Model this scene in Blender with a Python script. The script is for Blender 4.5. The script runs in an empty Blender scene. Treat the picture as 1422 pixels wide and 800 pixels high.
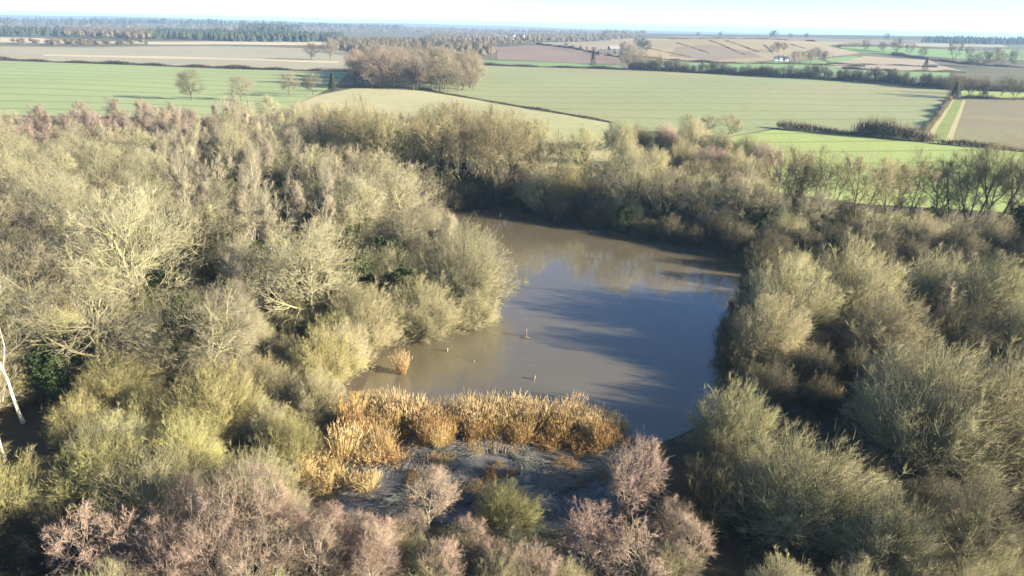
import bpy, math, random
import numpy as np
from mathutils import Matrix, Vector
from mathutils.geometry import delaunay_2d_cdt

R = math.radians
sc = bpy.context.scene
col = sc.collection
rng = np.random.default_rng(7)
random.seed(7)

# ------------------------------------------------------------------ camera, sky, sun, exposure
CAM_H, PITCH, ROLL, FPX = 30.0, R(19.8), R(1.35), 1015.0      # drone 30 m above the pond; focal length in px of a 1422 px wide frame
cam_d = bpy.data.cameras.new('camera'); cam = bpy.data.objects.new('camera', cam_d); col.objects.link(cam)
cam_rot = (Matrix.Rotation(math.pi/2-PITCH, 3, 'X') @ Matrix.Rotation(ROLL, 3, 'Z'))
cam.matrix_world = Matrix.Translation((0, 0, CAM_H)) @ cam_rot.to_4x4()
cam_d.sensor_width = 36; cam_d.lens = 36*FPX/1422; cam_d.clip_end = 40000; cam_d.clip_start = .5
sc.camera = cam

SUN_ELEV, SUN_AZ = R(17.0), R(106)       # azimuth clockwise from the view direction (+Y): to the right, a little behind
sun_vec = Vector((math.cos(SUN_ELEV)*math.sin(SUN_AZ), math.cos(SUN_ELEV)*math.cos(SUN_AZ), math.sin(SUN_ELEV)))
world = bpy.data.worlds.new('World'); sc.world = world; world.use_nodes = True
wn = world.node_tree.nodes; wl = world.node_tree.links
sky = wn.new('ShaderNodeTexSky'); sky.sky_type = 'NISHITA'; sky.sun_disc = False
sky.sun_elevation = SUN_ELEV; sky.sun_rotation = SUN_AZ
sky.altitude = 60; sky.air_density = .5; sky.dust_density = 0; sky.ozone_density = 2.5
bg = wn['Background']; bg.inputs['Strength'].default_value = .078
wl.new(sky.outputs[0], bg.inputs['Color'])
sl = bpy.data.lights.new('sun', 'SUN'); sl.energy = 5.0; sl.angle = R(.53); sl.color = (1, .90, .745)
so = bpy.data.objects.new('sun', sl); col.objects.link(so)
so.rotation_euler = (-sun_vec).to_track_quat('-Z', 'Y').to_euler()
so.location = sun_vec*400
vs = sc.view_settings; vs.view_transform = 'Standard'; vs.look = 'None'; vs.gamma = 1; vs.use_curve_mapping = False
vs.exposure = 1.85
HAZE = .00018
cy = sc.cycles
cy.max_bounces = 3; cy.diffuse_bounces = 1; cy.glossy_bounces = 2; cy.transmission_bounces = 1; cy.volume_bounces = 0
cy.transparent_max_bounces = 4; cy.use_adaptive_sampling = False; cy.use_denoising = True; cy.denoising_prefilter = 'FAST'; cy.caustics_reflective = False; cy.caustics_refractive = False

# ------------------------------------------------------------------ helpers
def tag(o, label=None, cat=None, group=None, kind=None):
    if label: o['label'] = label
    if cat: o['category'] = cat
    if group: o['group'] = group
    if kind: o['kind'] = kind
    return o

def link(name, me, parent=None):
    o = bpy.data.objects.new(name, me); col.objects.link(o)
    if parent: o.parent = parent
    return o

def raw_mesh(name, verts, quads=None, tris=None, mats=(), tone=None, flat=False):
    verts = np.asarray(verts, np.float32)
    nq = 0 if quads is None else len(quads); nt = 0 if tris is None else len(tris)
    me = bpy.data.meshes.new(name)
    me.vertices.add(len(verts)); me.vertices.foreach_set('co', verts.ravel())
    me.loops.add(nq*4+nt*3); me.polygons.add(nq+nt)
    idx = []
    if nq: idx.append(np.asarray(quads).ravel())
    if nt: idx.append(np.asarray(tris).ravel())
    me.loops.foreach_set('vertex_index', np.concatenate(idx).astype(np.int32))
    starts = np.concatenate([np.arange(nq)*4, nq*4+np.arange(nt)*3]).astype(np.int32)
    me.polygons.foreach_set('loop_start', starts)
    if tone is not None:
        a = me.attributes.new('tone', 'FLOAT', 'POINT'); a.data.foreach_set('value', np.asarray(tone, np.float32))
    for m in mats: me.materials.append(m)
    me.update(calc_edges=True)
    if flat: me.shade_flat()
    return me

class Buf:
    """collects vertex, quad and triangle arrays"""
    def __init__(s): s.v = []; s.q = []; s.t = []; s.tn = []; s.n = 0
    def add(s, v, q=None, t=None, tone=0.):
        v = np.asarray(v, float).reshape(-1, 3)
        if q is not None and len(q): s.q.append(np.asarray(q)+s.n)
        if t is not None and len(t): s.t.append(np.asarray(t)+s.n)
        s.v.append(v); s.tn.append(np.broadcast_to(np.asarray(tone, float), (len(v),))); s.n += len(v)
    def mesh(s, name, mats, flat=False):
        return raw_mesh(name, np.concatenate(s.v), np.concatenate(s.q) if s.q else None, np.concatenate(s.t) if s.t else None,
                        mats, np.concatenate(s.tn), flat)

def norm(a): return a/np.maximum(np.linalg.norm(a, axis=-1, keepdims=True), 1e-9)

def frames(d):
    ref = np.where(np.abs(d[..., 2:3]) < .9, np.array([0, 0, 1.]), np.array([1., 0, 0]))
    u = norm(np.cross(d, ref)); return u, np.cross(d, u)

def tubes(buf, P, Rd, S, tone0=0., tone1=0.):
    """N polylines of K points with radii -> tubes of S sides"""
    N, K, _ = P.shape
    if N == 0: return
    tan = norm(np.gradient(P, axis=1)); u, v = frames(tan)
    a = np.arange(S)*2*math.pi/S
    ring = P[:, :, None]+Rd[:, :, None, None]*(u[:, :, None]*np.cos(a)[None, None, :, None]+v[:, :, None]*np.sin(a)[None, None, :, None])
    n, k, s = np.meshgrid(np.arange(N), np.arange(K-1), np.arange(S), indexing='ij')
    i = lambda kk, ss: (n*K+kk)*S+ss % S
    q = np.stack([i(k, s), i(k, s+1), i(k+1, s+1), i(k+1, s)], -1).reshape(-1, 4)
    tn = np.broadcast_to(np.linspace(0, 1, K)[None, :, None]*(tone1-tone0)+tone0, (N, K, S)).ravel()
    buf.add(ring, q, tone=tn)

def cones(buf, A, B, r, tone0=0., tone1=1.):
    """N thin three-sided twigs from A to B"""
    N = len(A)
    if N == 0: return
    d = norm(B-A); u, v = frames(d)
    a = np.arange(3)*2*math.pi/3
    r = np.broadcast_to(r, (N,))
    base = A[:, None]+r[:, None, None]*(u[:, None]*np.cos(a)[None, :, None]+v[:, None]*np.sin(a)[None, :, None])
    vv = np.concatenate([base, B[:, None]], 1)
    o = np.arange(N)[:, None]*4
    t = np.concatenate([o+np.array([[0, 1, 3]]), o+np.array([[1, 2, 3]]), o+np.array([[2, 0, 3]])], 0)
    buf.add(vv, None, t, np.broadcast_to(np.array([tone0, tone0, tone0, tone1]), (N, 4)).ravel())

# ------------------------------------------------------------------ materials
def mat(name):
    m = bpy.data.materials.new(name); m.use_nodes = True
    nt = m.node_tree; return m, nt, nt.nodes['Principled BSDF']

def ramp(nt, fac, stops, interp='LINEAR'):
    r = nt.nodes.new('ShaderNodeValToRGB'); e = r.color_ramp.elements; r.color_ramp.interpolation = interp
    while len(e) < len(stops): e.new(.5)
    for x, (p, c) in zip(e, stops): x.position = p; x.color = (*c, 1)
    nt.links.new(fac, r.inputs[0]); return r.outputs[0]

def noise(nt, scale, detail=3, vec=None, rough=.55, dist=0.):
    n = nt.nodes.new('ShaderNodeTexNoise'); n.inputs['Scale'].default_value = scale; n.inputs['Detail'].default_value = detail
    n.inputs['Roughness'].default_value = rough; n.inputs['Distortion'].default_value = dist
    if vec is not None: nt.links.new(vec, n.inputs['Vector'])
    return n.outputs['Fac']

def mixc(nt, fac, a, b, mode='MIX'):
    m = nt.nodes.new('ShaderNodeMix'); m.data_type = 'RGBA'; m.blend_type = mode
    for k, x in ((0, fac), (6, a), (7, b)):
        if isinstance(x, (int, float)): m.inputs[k].default_value = x
        elif isinstance(x, tuple): m.inputs[k].default_value = (*x, 1)
        else: nt.links.new(x, m.inputs[k])
    return m.outputs[2]

def math_n(nt, op, a, b=None):
    m = nt.nodes.new('ShaderNodeMath'); m.operation = op
    for k, x in ((0, a), (1, b)):
        if x is None: continue
        if isinstance(x, (int, float)): m.inputs[k].default_value = x
        else: nt.links.new(x, m.inputs[k])
    return m.outputs[0]

def coords(nt, scale=(1, 1, 1), rz=0.):
    g = nt.nodes.new('ShaderNodeNewGeometry'); mp = nt.nodes.new('ShaderNodeMapping')
    mp.inputs['Scale'].default_value = scale; mp.inputs['Rotation'].default_value = (0, 0, rz)
    nt.links.new(g.outputs['Position'], mp.inputs['Vector']); return mp.outputs[0]

def wood_mat(name, bark, twig, var=.25, hue=.012):
    """bark at tone 0, twig colour at tone 1, a little different from tree to tree"""
    m, nt, b = mat(name)
    at = nt.nodes.new('ShaderNodeAttribute'); at.attribute_name = 'tone'
    c = mixc(nt, at.outputs['Fac'], bark, twig)
    tc = nt.nodes.new('ShaderNodeTexCoord')
    nz = noise(nt, .55, 3, tc.outputs['Object'])
    c = mixc(nt, ramp(nt, nz, [(.35, (0, 0, 0)), (.7, (1, 1, 1))]), c, tuple(x*f for x, f in zip(twig, (.86, .89, .68))))
    oi = nt.nodes.new('ShaderNodeObjectInfo')
    h = nt.nodes.new('ShaderNodeHueSaturation')
    nt.links.new(math_n(nt, 'ADD', math_n(nt, 'MULTIPLY', oi.outputs['Random'], 2*hue), .5-hue), h.inputs['Hue'])
    r2 = math_n(nt, 'FRACT', math_n(nt, 'MULTIPLY', oi.outputs['Random'], 17.3))
    nt.links.new(math_n(nt, 'ADD', math_n(nt, 'MULTIPLY', r2, 2*var), 1-var), h.inputs['Value'])
    nt.links.new(c, h.inputs['Color']); nt.links.new(h.outputs[0], b.inputs['Base Color'])
    b.inputs['Roughness'].default_value = .8; b.inputs['Specular IOR Level'].default_value = .25
    return m

M = {}
M['oak'] = wood_mat('mossy_oak_twigs', (.25, .225, .14), (.39, .345, .225), .24)
M['oak_bark'] = wood_mat('lichened_oak_bark', (.30, .27, .15), (.36, .33, .17), .2)
M['willow'] = wood_mat('sallow_twigs', (.24, .215, .11), (.44, .385, .235), .2)
M['willow_stem'] = wood_mat('sallow_stems', (.22, .20, .08), (.33, .30, .10), .2)
M['yellow'] = wood_mat('yellow_willow_twigs', (.25, .235, .085), (.41, .36, .17), .18)
M['olive'] = wood_mat('dull_olive_willow_twigs', (.15, .14, .07), (.43, .38, .225), .18)
M['birch_bark'] = wood_mat('white_birch_bark', (.62, .58, .48), (.5, .43, .36), .12)
M['birch'] = wood_mat('purple_birch_twigs', (.25, .19, .15), (.34, .26, .22), .18)
M['birch_pale'] = wood_mat('grey_birch_twigs', (.29, .25, .18), (.37, .315, .225), .2)
M['pink'] = wood_mat('pink_alder_twigs', (.30, .24, .18), (.44, .315, .25), .15)
M['pink_bark'] = wood_mat('pale_alder_bark', (.40, .36, .27), (.36, .30, .22), .15)
M['bank'] = wood_mat('bank_tree_twigs', (.14, .125, .075), (.36, .305, .17), .2)
M['bank_bark'] = wood_mat('bank_tree_bark', (.13, .12, .08), (.17, .15, .09), .2)
M['thicket'] = wood_mat('shaded_thicket_twigs', (.065, .06, .035), (.15, .13, .08), .2)  # twig colour darkened to carry the shade at the far bank's foot
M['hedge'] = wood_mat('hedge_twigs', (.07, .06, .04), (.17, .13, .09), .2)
M['far_twig'] = wood_mat('far_tree_twigs', (.15, .12, .09), (.30, .25, .18), .2)
M['reed'] = wood_mat('dry_reed', (.31, .17, .055), (.72, .52, .26), .12, .008)
M['rust'] = wood_mat('rusty_shaded_reed', (.17, .085, .03), (.46, .29, .12), .2, .01)  # rust-brown reed, darkened too for the shade behind the fringe
M['sedge'] = wood_mat('frosted_sedge_blades', (.15, .115, .075), (.42, .42, .41), .1, .0)
M['conifer'] = wood_mat('conifer_needles', (.035, .045, .03), (.06, .075, .045), .2)
M['ivy'] = wood_mat('ivy_leaves', (.03, .045, .015), (.07, .095, .03), .25)
M['post'] = wood_mat('weathered_post', (.20, .17, .13), (.30, .27, .21), .1)

# ------------------------------------------------------------------ terrain and survey of the photograph
def gauss(x, y, cx, cy, sx, sy, h): return h*np.exp(-((x-cx)/sx)**2-((y-cy)/sy)**2)
POND = None
def relief(x, y):
    """hills and swells, metres above the pond"""
    x = np.asarray(x, float); y = np.asarray(y, float)
    d = np.hypot(x, y)
    z = .55+gauss(x, y, 330, 1010, 300, 190, 18)+gauss(x, y, 1150, 2100, 1000, 560, 24)+gauss(x, y, 560, 1500, 500, 300, 9)
    z = z+gauss(x, y, -2400, 5200, 1600, 500, 24)+gauss(x, y, -600, 6300, 1500, 450, 21)+gauss(x, y, -900, 2600, 700, 260, 8)
    z = z+np.clip((d-350)/1500, 0, 1)*(1.6*np.sin(x/170+y/310)+1.1*np.sin(y/140-x/390))
    z = z+np.clip((d-60)/100, 0, 1)*(.35*np.sin(x/23+1)*np.sin(y/31))
    return z

def seg_dist(px, py, poly):
    """signed distance to a closed polygon, negative inside"""
    px = np.asarray(px, float); py = np.asarray(py, float)
    best = np.full(px.shape, 1e9); inside = np.zeros(px.shape, bool)
    n = len(poly)
    for i in range(n):
        ax, ay = poly[i]; bx, by = poly[(i+1) % n]
        dx, dy = bx-ax, by-ay
        t = np.clip(((px-ax)*dx+(py-ay)*dy)/(dx*dx+dy*dy+1e-12), 0, 1)
        best = np.minimum(best, np.hypot(px-ax-t*dx, py-ay-t*dy))
        c = ((ay > py) != (by > py)) & (px < (bx-ax)*(py-ay)/((by-ay) if by != ay else 1e-12)+ax)
        inside ^= c
    return np.where(inside, -best, best)

def seg_dist1(x, y, poly):
    best = 1e18; ins = False; ax, ay = poly[-1]
    for bx, by in poly:
        dx, dy = bx-ax, by-ay; t = ((x-ax)*dx+(y-ay)*dy)/(dx*dx+dy*dy+1e-12); t = 0. if t < 0 else 1. if t > 1 else t
        q = (x-ax-t*dx)**2+(y-ay-t*dy)**2
        if q < best: best = q
        if (ay > y) != (by > y) and x < (bx-ax)*(y-ay)/(by-ay)+ax: ins = not ins
        ax, ay = bx, by
    return -math.sqrt(best) if ins else math.sqrt(best)

def sight(px, py):
    """direction of sight through a point of the photograph"""
    return np.array(cam_rot @ Vector(((px-711)/FPX, -(py-400)/FPX, -1)))

def at(px, py, z=0.):
    """where the line of sight through (px, py) meets the level z"""
    d = sight(px, py); t = (z-CAM_H)/d[2]
    return d[0]*t, d[1]*t

def on_ground(px, py, up=0.):
    """where the line of sight meets the terrain (raised by up)"""
    d = sight(px, py); lo = t = 10.
    while t < 11800:
        if CAM_H+d[2]*t < float(relief(d[0]*t, d[1]*t))+up: break
        lo = t; t *= 1.02
    hi = t
    for _ in range(22):
        m = (lo+hi)/2
        if CAM_H+d[2]*m < float(relief(d[0]*m, d[1]*m))+up: hi = m
        else: lo = m
    return d[0]*hi, d[1]*hi

POND = [tuple(map(float, at(*p))) for p in [(488, 560), (500, 528), (512, 500), (545, 478), (600, 470), (645, 445), (690, 425), (690, 395), (676, 360), (640, 318), (628, 286),
    (690, 292), (760, 303), (840, 318), (930, 338), (1010, 352), (1062, 372), (1050, 410), (1020, 450), (1018, 500), (1046, 545),
    (1010, 575), (960, 605), (905, 625), (872, 612), (820, 597), (740, 590), (650, 588), (560, 590), (515, 585)]]

def rounded(P, k=4):
    n = len(P); o = []
    for i in range(n):
        a, b_, c_, d_ = (np.array(P[(i+j) % n]) for j in (-1, 0, 1, 2))
        for t in np.arange(k)/k: o.append(tuple(map(float, .5*(2*b_+(c_-a)*t+(2*a-5*b_+4*c_-d_)*t*t+(3*b_-a-3*c_+d_)*t**3))))
    return o
POND = rounded(POND)
def ground_z(x, y):
    x = np.asarray(x, float); y = np.asarray(y, float)
    sd = seg_dist(x, y, POND)
    bank = np.clip(sd*.22, -.7, .55)
    return np.where(sd < 3, np.minimum(bank, relief(x, y)), relief(x, y))
def gz(x, y): return float(ground_z(np.array([x]), np.array([y]))[0])

# ground: rings round the drone's foot point out to the horizon
rad = np.concatenate([[0.], np.geomspace(6, 12000, 270)])
ang = np.concatenate([np.linspace(-180, -72, 22)[:-1], np.linspace(-72, 72, 260), np.linspace(72, 180, 22)[1:-1]])*math.pi/180
rr, aa = np.meshgrid(rad, ang, indexing='ij')
gx, gy = rr*np.sin(aa), rr*np.cos(aa)
gzz = ground_z(gx.ravel(), gy.ravel())
nA = len(ang); i0 = np.arange(len(rad)-1)[:, None]*nA; j0 = np.arange(nA)[None]; j1 = (j0+1) % nA
quads = np.stack([i0+j0, i0+nA+j0, i0+nA+j1, i0+j1], -1).reshape(-1, 4)[:, ::-1]

m, nt, b = mat('rough_pasture_and_plough'); M['ground'] = m
v = coords(nt)
c1 = ramp(nt, noise(nt, .0016, 5, v), [(.36, (.11, .12, .055)), (.5, (.19, .17, .10)), (.62, (.10, .13, .05))])
nt.links.new(mixc(nt, .35, c1, ramp(nt, noise(nt, .02, 6, v), [(.3, (.08, .07, .04)), (.7, (.22, .2, .12))])), b.inputs['Base Color'])
b.inputs['Roughness'].default_value = .95; b.inputs['Specular IOR Level'].default_value = .1
ground = tag(link('ground', raw_mesh('ground', np.stack([gx.ravel(), gy.ravel(), gzz], -1), quads, None, [m])), kind='structure')

def sheet(name, poly, m, off=.06, step=None, label=None, dens=1.):
    """a field laid on the terrain: polygon of ground points"""
    P = np.array(poly, float); lo, hi = P.min(0), P.max(0)
    step = step or max(1.5, (hi-lo).max()/60)
    pts = []
    n = len(P)
    for i in range(n):
        a, bb = P[i], P[(i+1) % n]; k = max(1, int(np.hypot(*(bb-a))/step))
        for j in range(k): pts.append(a+(bb-a)*j/k)
    nb = len(pts)
    xs, ys = np.meshgrid(np.arange(lo[0]+step/2, hi[0], step), np.arange(lo[1]+step/2, hi[1], step))
    xs, ys = xs.ravel(), ys.ravel(); ins = seg_dist(xs, ys, P.tolist()) < -step*.35
    pts += [np.array(q) for q in zip(xs[ins], ys[ins])]
    vs_, _, fs, *_ = delaunay_2d_cdt([Vector(p) for p in pts], [(i, (i+1) % nb) for i in range(nb)], [], 1, 1e-4)
    V = np.array([(q.x, q.y) for q in vs_]); Z = ground_z(V[:, 0], V[:, 1])+off
    o = link(name, raw_mesh(name, np.column_stack([V, Z]), None, np.array([f for f in fs if len(f) == 3]), [m]))
    return tag(o, kind='structure')

def field_mat(name, c1, c2, sc_=.02, line=None, rz=0., lw=2.5, lc=.8, fine=.4, c3=None):
    c1, c2, c3 = (c_ and tuple(x*1.5 for x in c_) for c_ in (c1, c2, c3))  # colours lifted: leaf sheen and haze are put into the albedo
    """soil and crop in patches; line: drilling rows of that spacing"""
    m, nt, b = mat(name); v = coords(nt)
    c = mixc(nt, ramp(nt, noise(nt, sc_, 5, v, .6), [(.32, (0, 0, 0)), (.68, (1, 1, 1))]), c1, c2)
    if c3: c = mixc(nt, ramp(nt, noise(nt, sc_*.33, 3, v), [(.5, (0, 0, 0)), (.62, (1, 1, 1))]), c, c3)
    c = mixc(nt, fine, c, mixc(nt, noise(nt, .22, 7, v, .75), tuple(x*.35 for x in c1), tuple(x*1.7 for x in c2)))
    if line:
        w = nt.nodes.new('ShaderNodeTexWave'); w.inputs['Scale'].default_value = 1.; w.wave_profile = 'SIN'; w.bands_direction = 'Y'
        w.inputs['Distortion'].default_value = 1.2; w.inputs['Detail'].default_value = 2; w.inputs['Detail Scale'].default_value = .15
        nt.links.new(coords(nt, tuple([.314/line]*3), rz), w.inputs['Vector'])
        c = mixc(nt, ramp(nt, w.outputs['Fac'], [(.93 if line > 15 else .72, (0, 0, 0)), (.99 if line > 15 else .95, (.75, .75, .75))]), c, tuple(x*lc for x in c1))
    nt.links.new(c, b.inputs['Base Color']); b.inputs['Roughness'].default_value = .95; b.inputs['Specular IOR Level'].default_value = .1
    return m

def pxpoly(pts): return [on_ground(*p) for p in pts]

# woodland floor: leaf litter, moss and bramble
m, nt, b = mat('leaf_litter'); v = coords(nt)
c = mixc(nt, ramp(nt, noise(nt, .22, 5, v), [(.4, (0, 0, 0)), (.6, (1, 1, 1))]), (.055, .04, .022), (.045, .055, .018))
nt.links.new(mixc(nt, .5, c, ramp(nt, noise(nt, 5., 5, v, .7), [(.3, (.02, .015, .01)), (.75, (.16, .11, .06))])), b.inputs['Base Color'])
b.inputs['Roughness'].default_value = .95; M['litter'] = m
wood_floor = [(-150, 25), (-150, 150)]+[at(*p, .6) for p in [(0, 165), (200, 168), (430, 170), (520, 205), (640, 225), (760, 235), (830, 240), (930, 232), (1060, 265), (1200, 285), (1440, 300)]]+[(160, 140), (150, 25)]
sheet('woodland_floor', wood_floor, m, .13, 2.0)

F = {}
F['green_wheat'] = field_mat('winter_wheat', (.195, .235, .10), (.225, .26, .12), .012, 22, R(4), lc=.68)
F['stubble'] = field_mat('stubble', (.23, .21, .135), (.27, .245, .16), .01, 7, R(3), lc=.85)
F['stubble_pale'] = field_mat('pale_stubble', (.34, .29, .19), (.38, .32, .21), .02)
F['olive_far'] = field_mat('thin_crop', (.22, .23, .13), (.25, .24, .14), .01)
F['pasture'] = field_mat('rough_dry_pasture', (.27, .255, .13), (.32, .295, .165), .02, c3=(.215, .235, .10))
F['big_green'] = field_mat('brownish_young_crop', (.175, .205, .095), (.215, .23, .115), .008, 26, R(-9), lc=.86, c3=(.23, .195, .115))
F['bright_green'] = field_mat('bright_pasture', (.20, .26, .08), (.25, .29, .10), .03, 18, R(-12), lc=.75, c3=(.25, .25, .10))
F['brown'] = field_mat('weedy_plough', (.18, .155, .095), (.21, .18, .11), .03, 3.2, R(80), lc=.35, c3=(.22, .23, .10))
F['plough'] = field_mat('red_brown_plough', (.165, .115, .085), (.19, .14, .105), .01)
F['tan'] = field_mat('tan_stubble', (.28, .23, .145), (.25, .21, .135), .008)
F['hill_grass'] = field_mat('rough_hill_grass', (.29, .23, .13), (.22, .19, .10), .01, None, c3=(.32, .24, .15))
F['far_green'] = field_mat('far_green_crop', (.12, .19, .07), (.15, .22, .09), .004)
F['far_brown'] = field_mat('far_brown_land', (.17, .13, .09), (.21, .17, .11), .003)
F['verge'] = field_mat('dry_grass_verge', (.34, .295, .17), (.30, .275, .13), .08)
F['track'] = field_mat('grassy_track', (.17, .21, .07), (.22, .26, .09), .08, 2.2, R(-17), lc=.3)

fields = [   # name, material, outline on the photograph, height above the ground sheet
 ('stubble_field', 'stubble', [(-160, 64), (120, 66), (280, 64), (440, 68), (500, 71), (495, 97), (430, 98), (300, 94), (150, 88), (0, 83), (-160, 79)], .10),
 ('pale_stubble_strip', 'stubble_pale', [(60, 75.5), (250, 79), (470, 85.5), (470, 88), (250, 82), (60, 78)], .16),
 ('wheat_field', 'green_wheat', [(-160, 80), (0, 84.5), (150, 89.5), (300, 95.5), (420, 99), (485, 100), (470, 115), (440, 132), (400, 150), (430, 166), (200, 164), (0, 160), (-160, 156)], .07),
 ('rough_pasture', 'pasture', [(430, 166), (400, 150), (440, 133), (490, 123), (560, 123), (660, 138), (846, 171), (850, 236), (760, 232), (640, 222), (520, 200)], .06),
 ('crop_field', 'big_green', [(664, 91), (760, 94), (880, 97), (1000, 103), (1130, 110), (1318, 124), (1312, 135), (1285, 186), (1180, 184), (1078, 178), (960, 200), (850, 200), (846, 168), (660, 136), (560, 121), (610, 112)], .07),
 ('green_pasture', 'bright_green', [(1076, 180), (1180, 188), (1290, 199), (1422, 212), (1600, 228), (1640, 330), (1440, 310), (1200, 296), (1060, 275), (930, 240), (960, 200)], .05),
 ('plough_field', 'brown', [(1336, 137), (1422, 139), (1600, 143), (1640, 228), (1422, 209), (1310, 198)], .06),
 ('green_paddock', 'bright_green', [(1334, 126), (1422, 127), (1600, 131), (1600, 142), (1422, 138), (1336, 136)], .06),
 ('grass_track', 'track', [(1290, 199), (1311, 201), (1337, 140), (1325, 139)], .11),
 ('dry_verge', 'verge', [(1311, 201), (1320, 202), (1341, 140), (1337, 139.5)], .11),
 ('dry_verge', 'verge', [(1281, 198), (1291, 199), (1325, 139), (1320, 138.5)], .11),
 ('red_plough_field', 'plough', [(690, 66), (745, 62), (800, 68), (862, 80), (862, 89), (780, 87), (690, 83)], .14),
 ('thin_green_strip', 'far_green', [(662, 83.5), (780, 87.5), (862, 91), (862, 96), (760, 93.4), (664, 90.4)], .12),
 ('tan_field', 'tan', [(746, 60), (850, 54), (930, 54), (880, 74), (860, 79), (800, 67)], .16),
 ('hill_pasture', 'hill_grass', [(930, 54.5), (1010, 53.5), (1090, 55), (1150, 64), (1195, 74), (1120, 83), (1000, 88), (900, 84), (870, 78), (884, 72)], .18),
 ('far_meadow', 'far_green', [(1010, 88), (1120, 84), (1190, 78), (1200, 92), (1320, 101), (1316, 112), (1130, 104), (1000, 98), (900, 93), (880, 86)], .14),
 ('far_tan_field', 'tan', [(1150, 90), (1200, 78), (1290, 84), (1340, 100), (1240, 99), (1170, 96)], .2),
 ('far_green_field', 'far_green', [(1165, 66), (1260, 66), (1340, 68), (1460, 70), (1500, 80), (1422, 84), (1330, 82), (1240, 76), (1180, 72)], .3),
 ('far_olive_field', 'olive_far', [(1130, 58), (1260, 60), (1390, 62), (1400, 66), (1260, 65), (1150, 64)], .3),
 ('rough_slope', 'tan', [(1085, 59), (1150, 65), (1195, 74), (1140, 77), (1105, 70)], .26),
 ('rough_slope', 'far_brown', [(940, 66), (985, 62), (1040, 72), (1060, 80), (990, 84), (930, 78)], .26),
 ('skyline_field', 'far_brown', [(900, 51), (1060, 52), (1340, 57), (1390, 61), (1260, 59), (1100, 57), (960, 53.5)], .3),
 ('far_pale_field', 'stubble_pale', [(-60, 52), (50, 53), (130, 58), (200, 58), (200, 61), (60, 61), (-60, 58)], .2),
 ('far_pale_field', 'stubble_pale', [(205, 58), (330, 58), (460, 58), (460, 63), (300, 62), (205, 62)], .2),
]
for nme, mk, pts, off in fields: sheet(nme, pxpoly(pts), F[mk], off)

# ------------------------------------------------------------------ the pond: silty water under a skin of thin ice
m, nt, b = mat('silty_pond_water'); v = coords(nt)
c = mixc(nt, ramp(nt, noise(nt, .05, 4, v), [(.35, (0, 0, 0)), (.7, (1, 1, 1))]), (.145, .12, .068), (.165, .142, .095))
scr = ramp(nt, noise(nt, .35, 5, coords(nt, (1, 2.2, 1), R(25)), .6, 1.5), [(.64, (0, 0, 0)), (.70, (.35, .35, .35)), (.74, (0, 0, 0))])
nt.links.new(mixc(nt, scr, c, (.3, .29, .26)), b.inputs['Base Color'])
nt.links.new(ramp(nt, noise(nt, .11, 3, v), [(.35, (.03, .03, .03)), (.7, (.13, .13, .13))]), b.inputs['Roughness'])
b.inputs['IOR'].default_value = 1.45; b.inputs['Coat Weight'].default_value = 1.; b.inputs['Coat IOR'].default_value = 1.33; b.inputs['Coat Roughness'].default_value = .05
bp = nt.nodes.new('ShaderNodeBump'); bp.inputs['Strength'].default_value = .12; bp.inputs['Distance'].default_value = .05
nt.links.new(noise(nt, .8, 2, v), bp.inputs['Height']); nt.links.new(bp.outputs[0], b.inputs['Normal'])
pc = np.mean(POND, 0)
pw = [tuple(pc+(np.array(p)-pc)*(1+2.2/np.hypot(*(np.array(p)-pc)))) for p in POND]
me = bpy.data.meshes.new('pond_water'); me.from_pydata([(x, y, 0) for x, y in pw], [], [list(range(len(pw)))]); me.materials.append(m)
if me.polygons[0].normal.z < 0: me.flip_normals()
tag(link('pond_water', me), kind='structure')

# ------------------------------------------------------------------ how bare winter trees grow
GOLD = 2.39996
def env_dist(p, d, c, a):
    """distance along d to the crown outline, an ellipsoid of centre c and half axes a"""
    q = (p-c)/a; e = d/a
    A = (e*e).sum(-1); B = (q*e).sum(-1); C = (q*q).sum(-1)-1
    return (-B+np.sqrt(np.maximum(B*B-A*C, 0)))/A

def grow(rg, pos, d, L, K, up=0., wob=.1, droop=0.):
    """N shoots of K points from pos along d, bending towards the light"""
    N = len(pos); P = np.zeros((N, K, 3)); P[:, 0] = pos; d = norm(d)
    for k in range(1, K):
        d = norm(d+rg.normal(0, wob, (N, 3))+np.array([0, 0, 1.])*(up-droop*k/K))
        P[:, k] = P[:, k-1]+d*(L/(K-1))[:, None]
    return P

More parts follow.
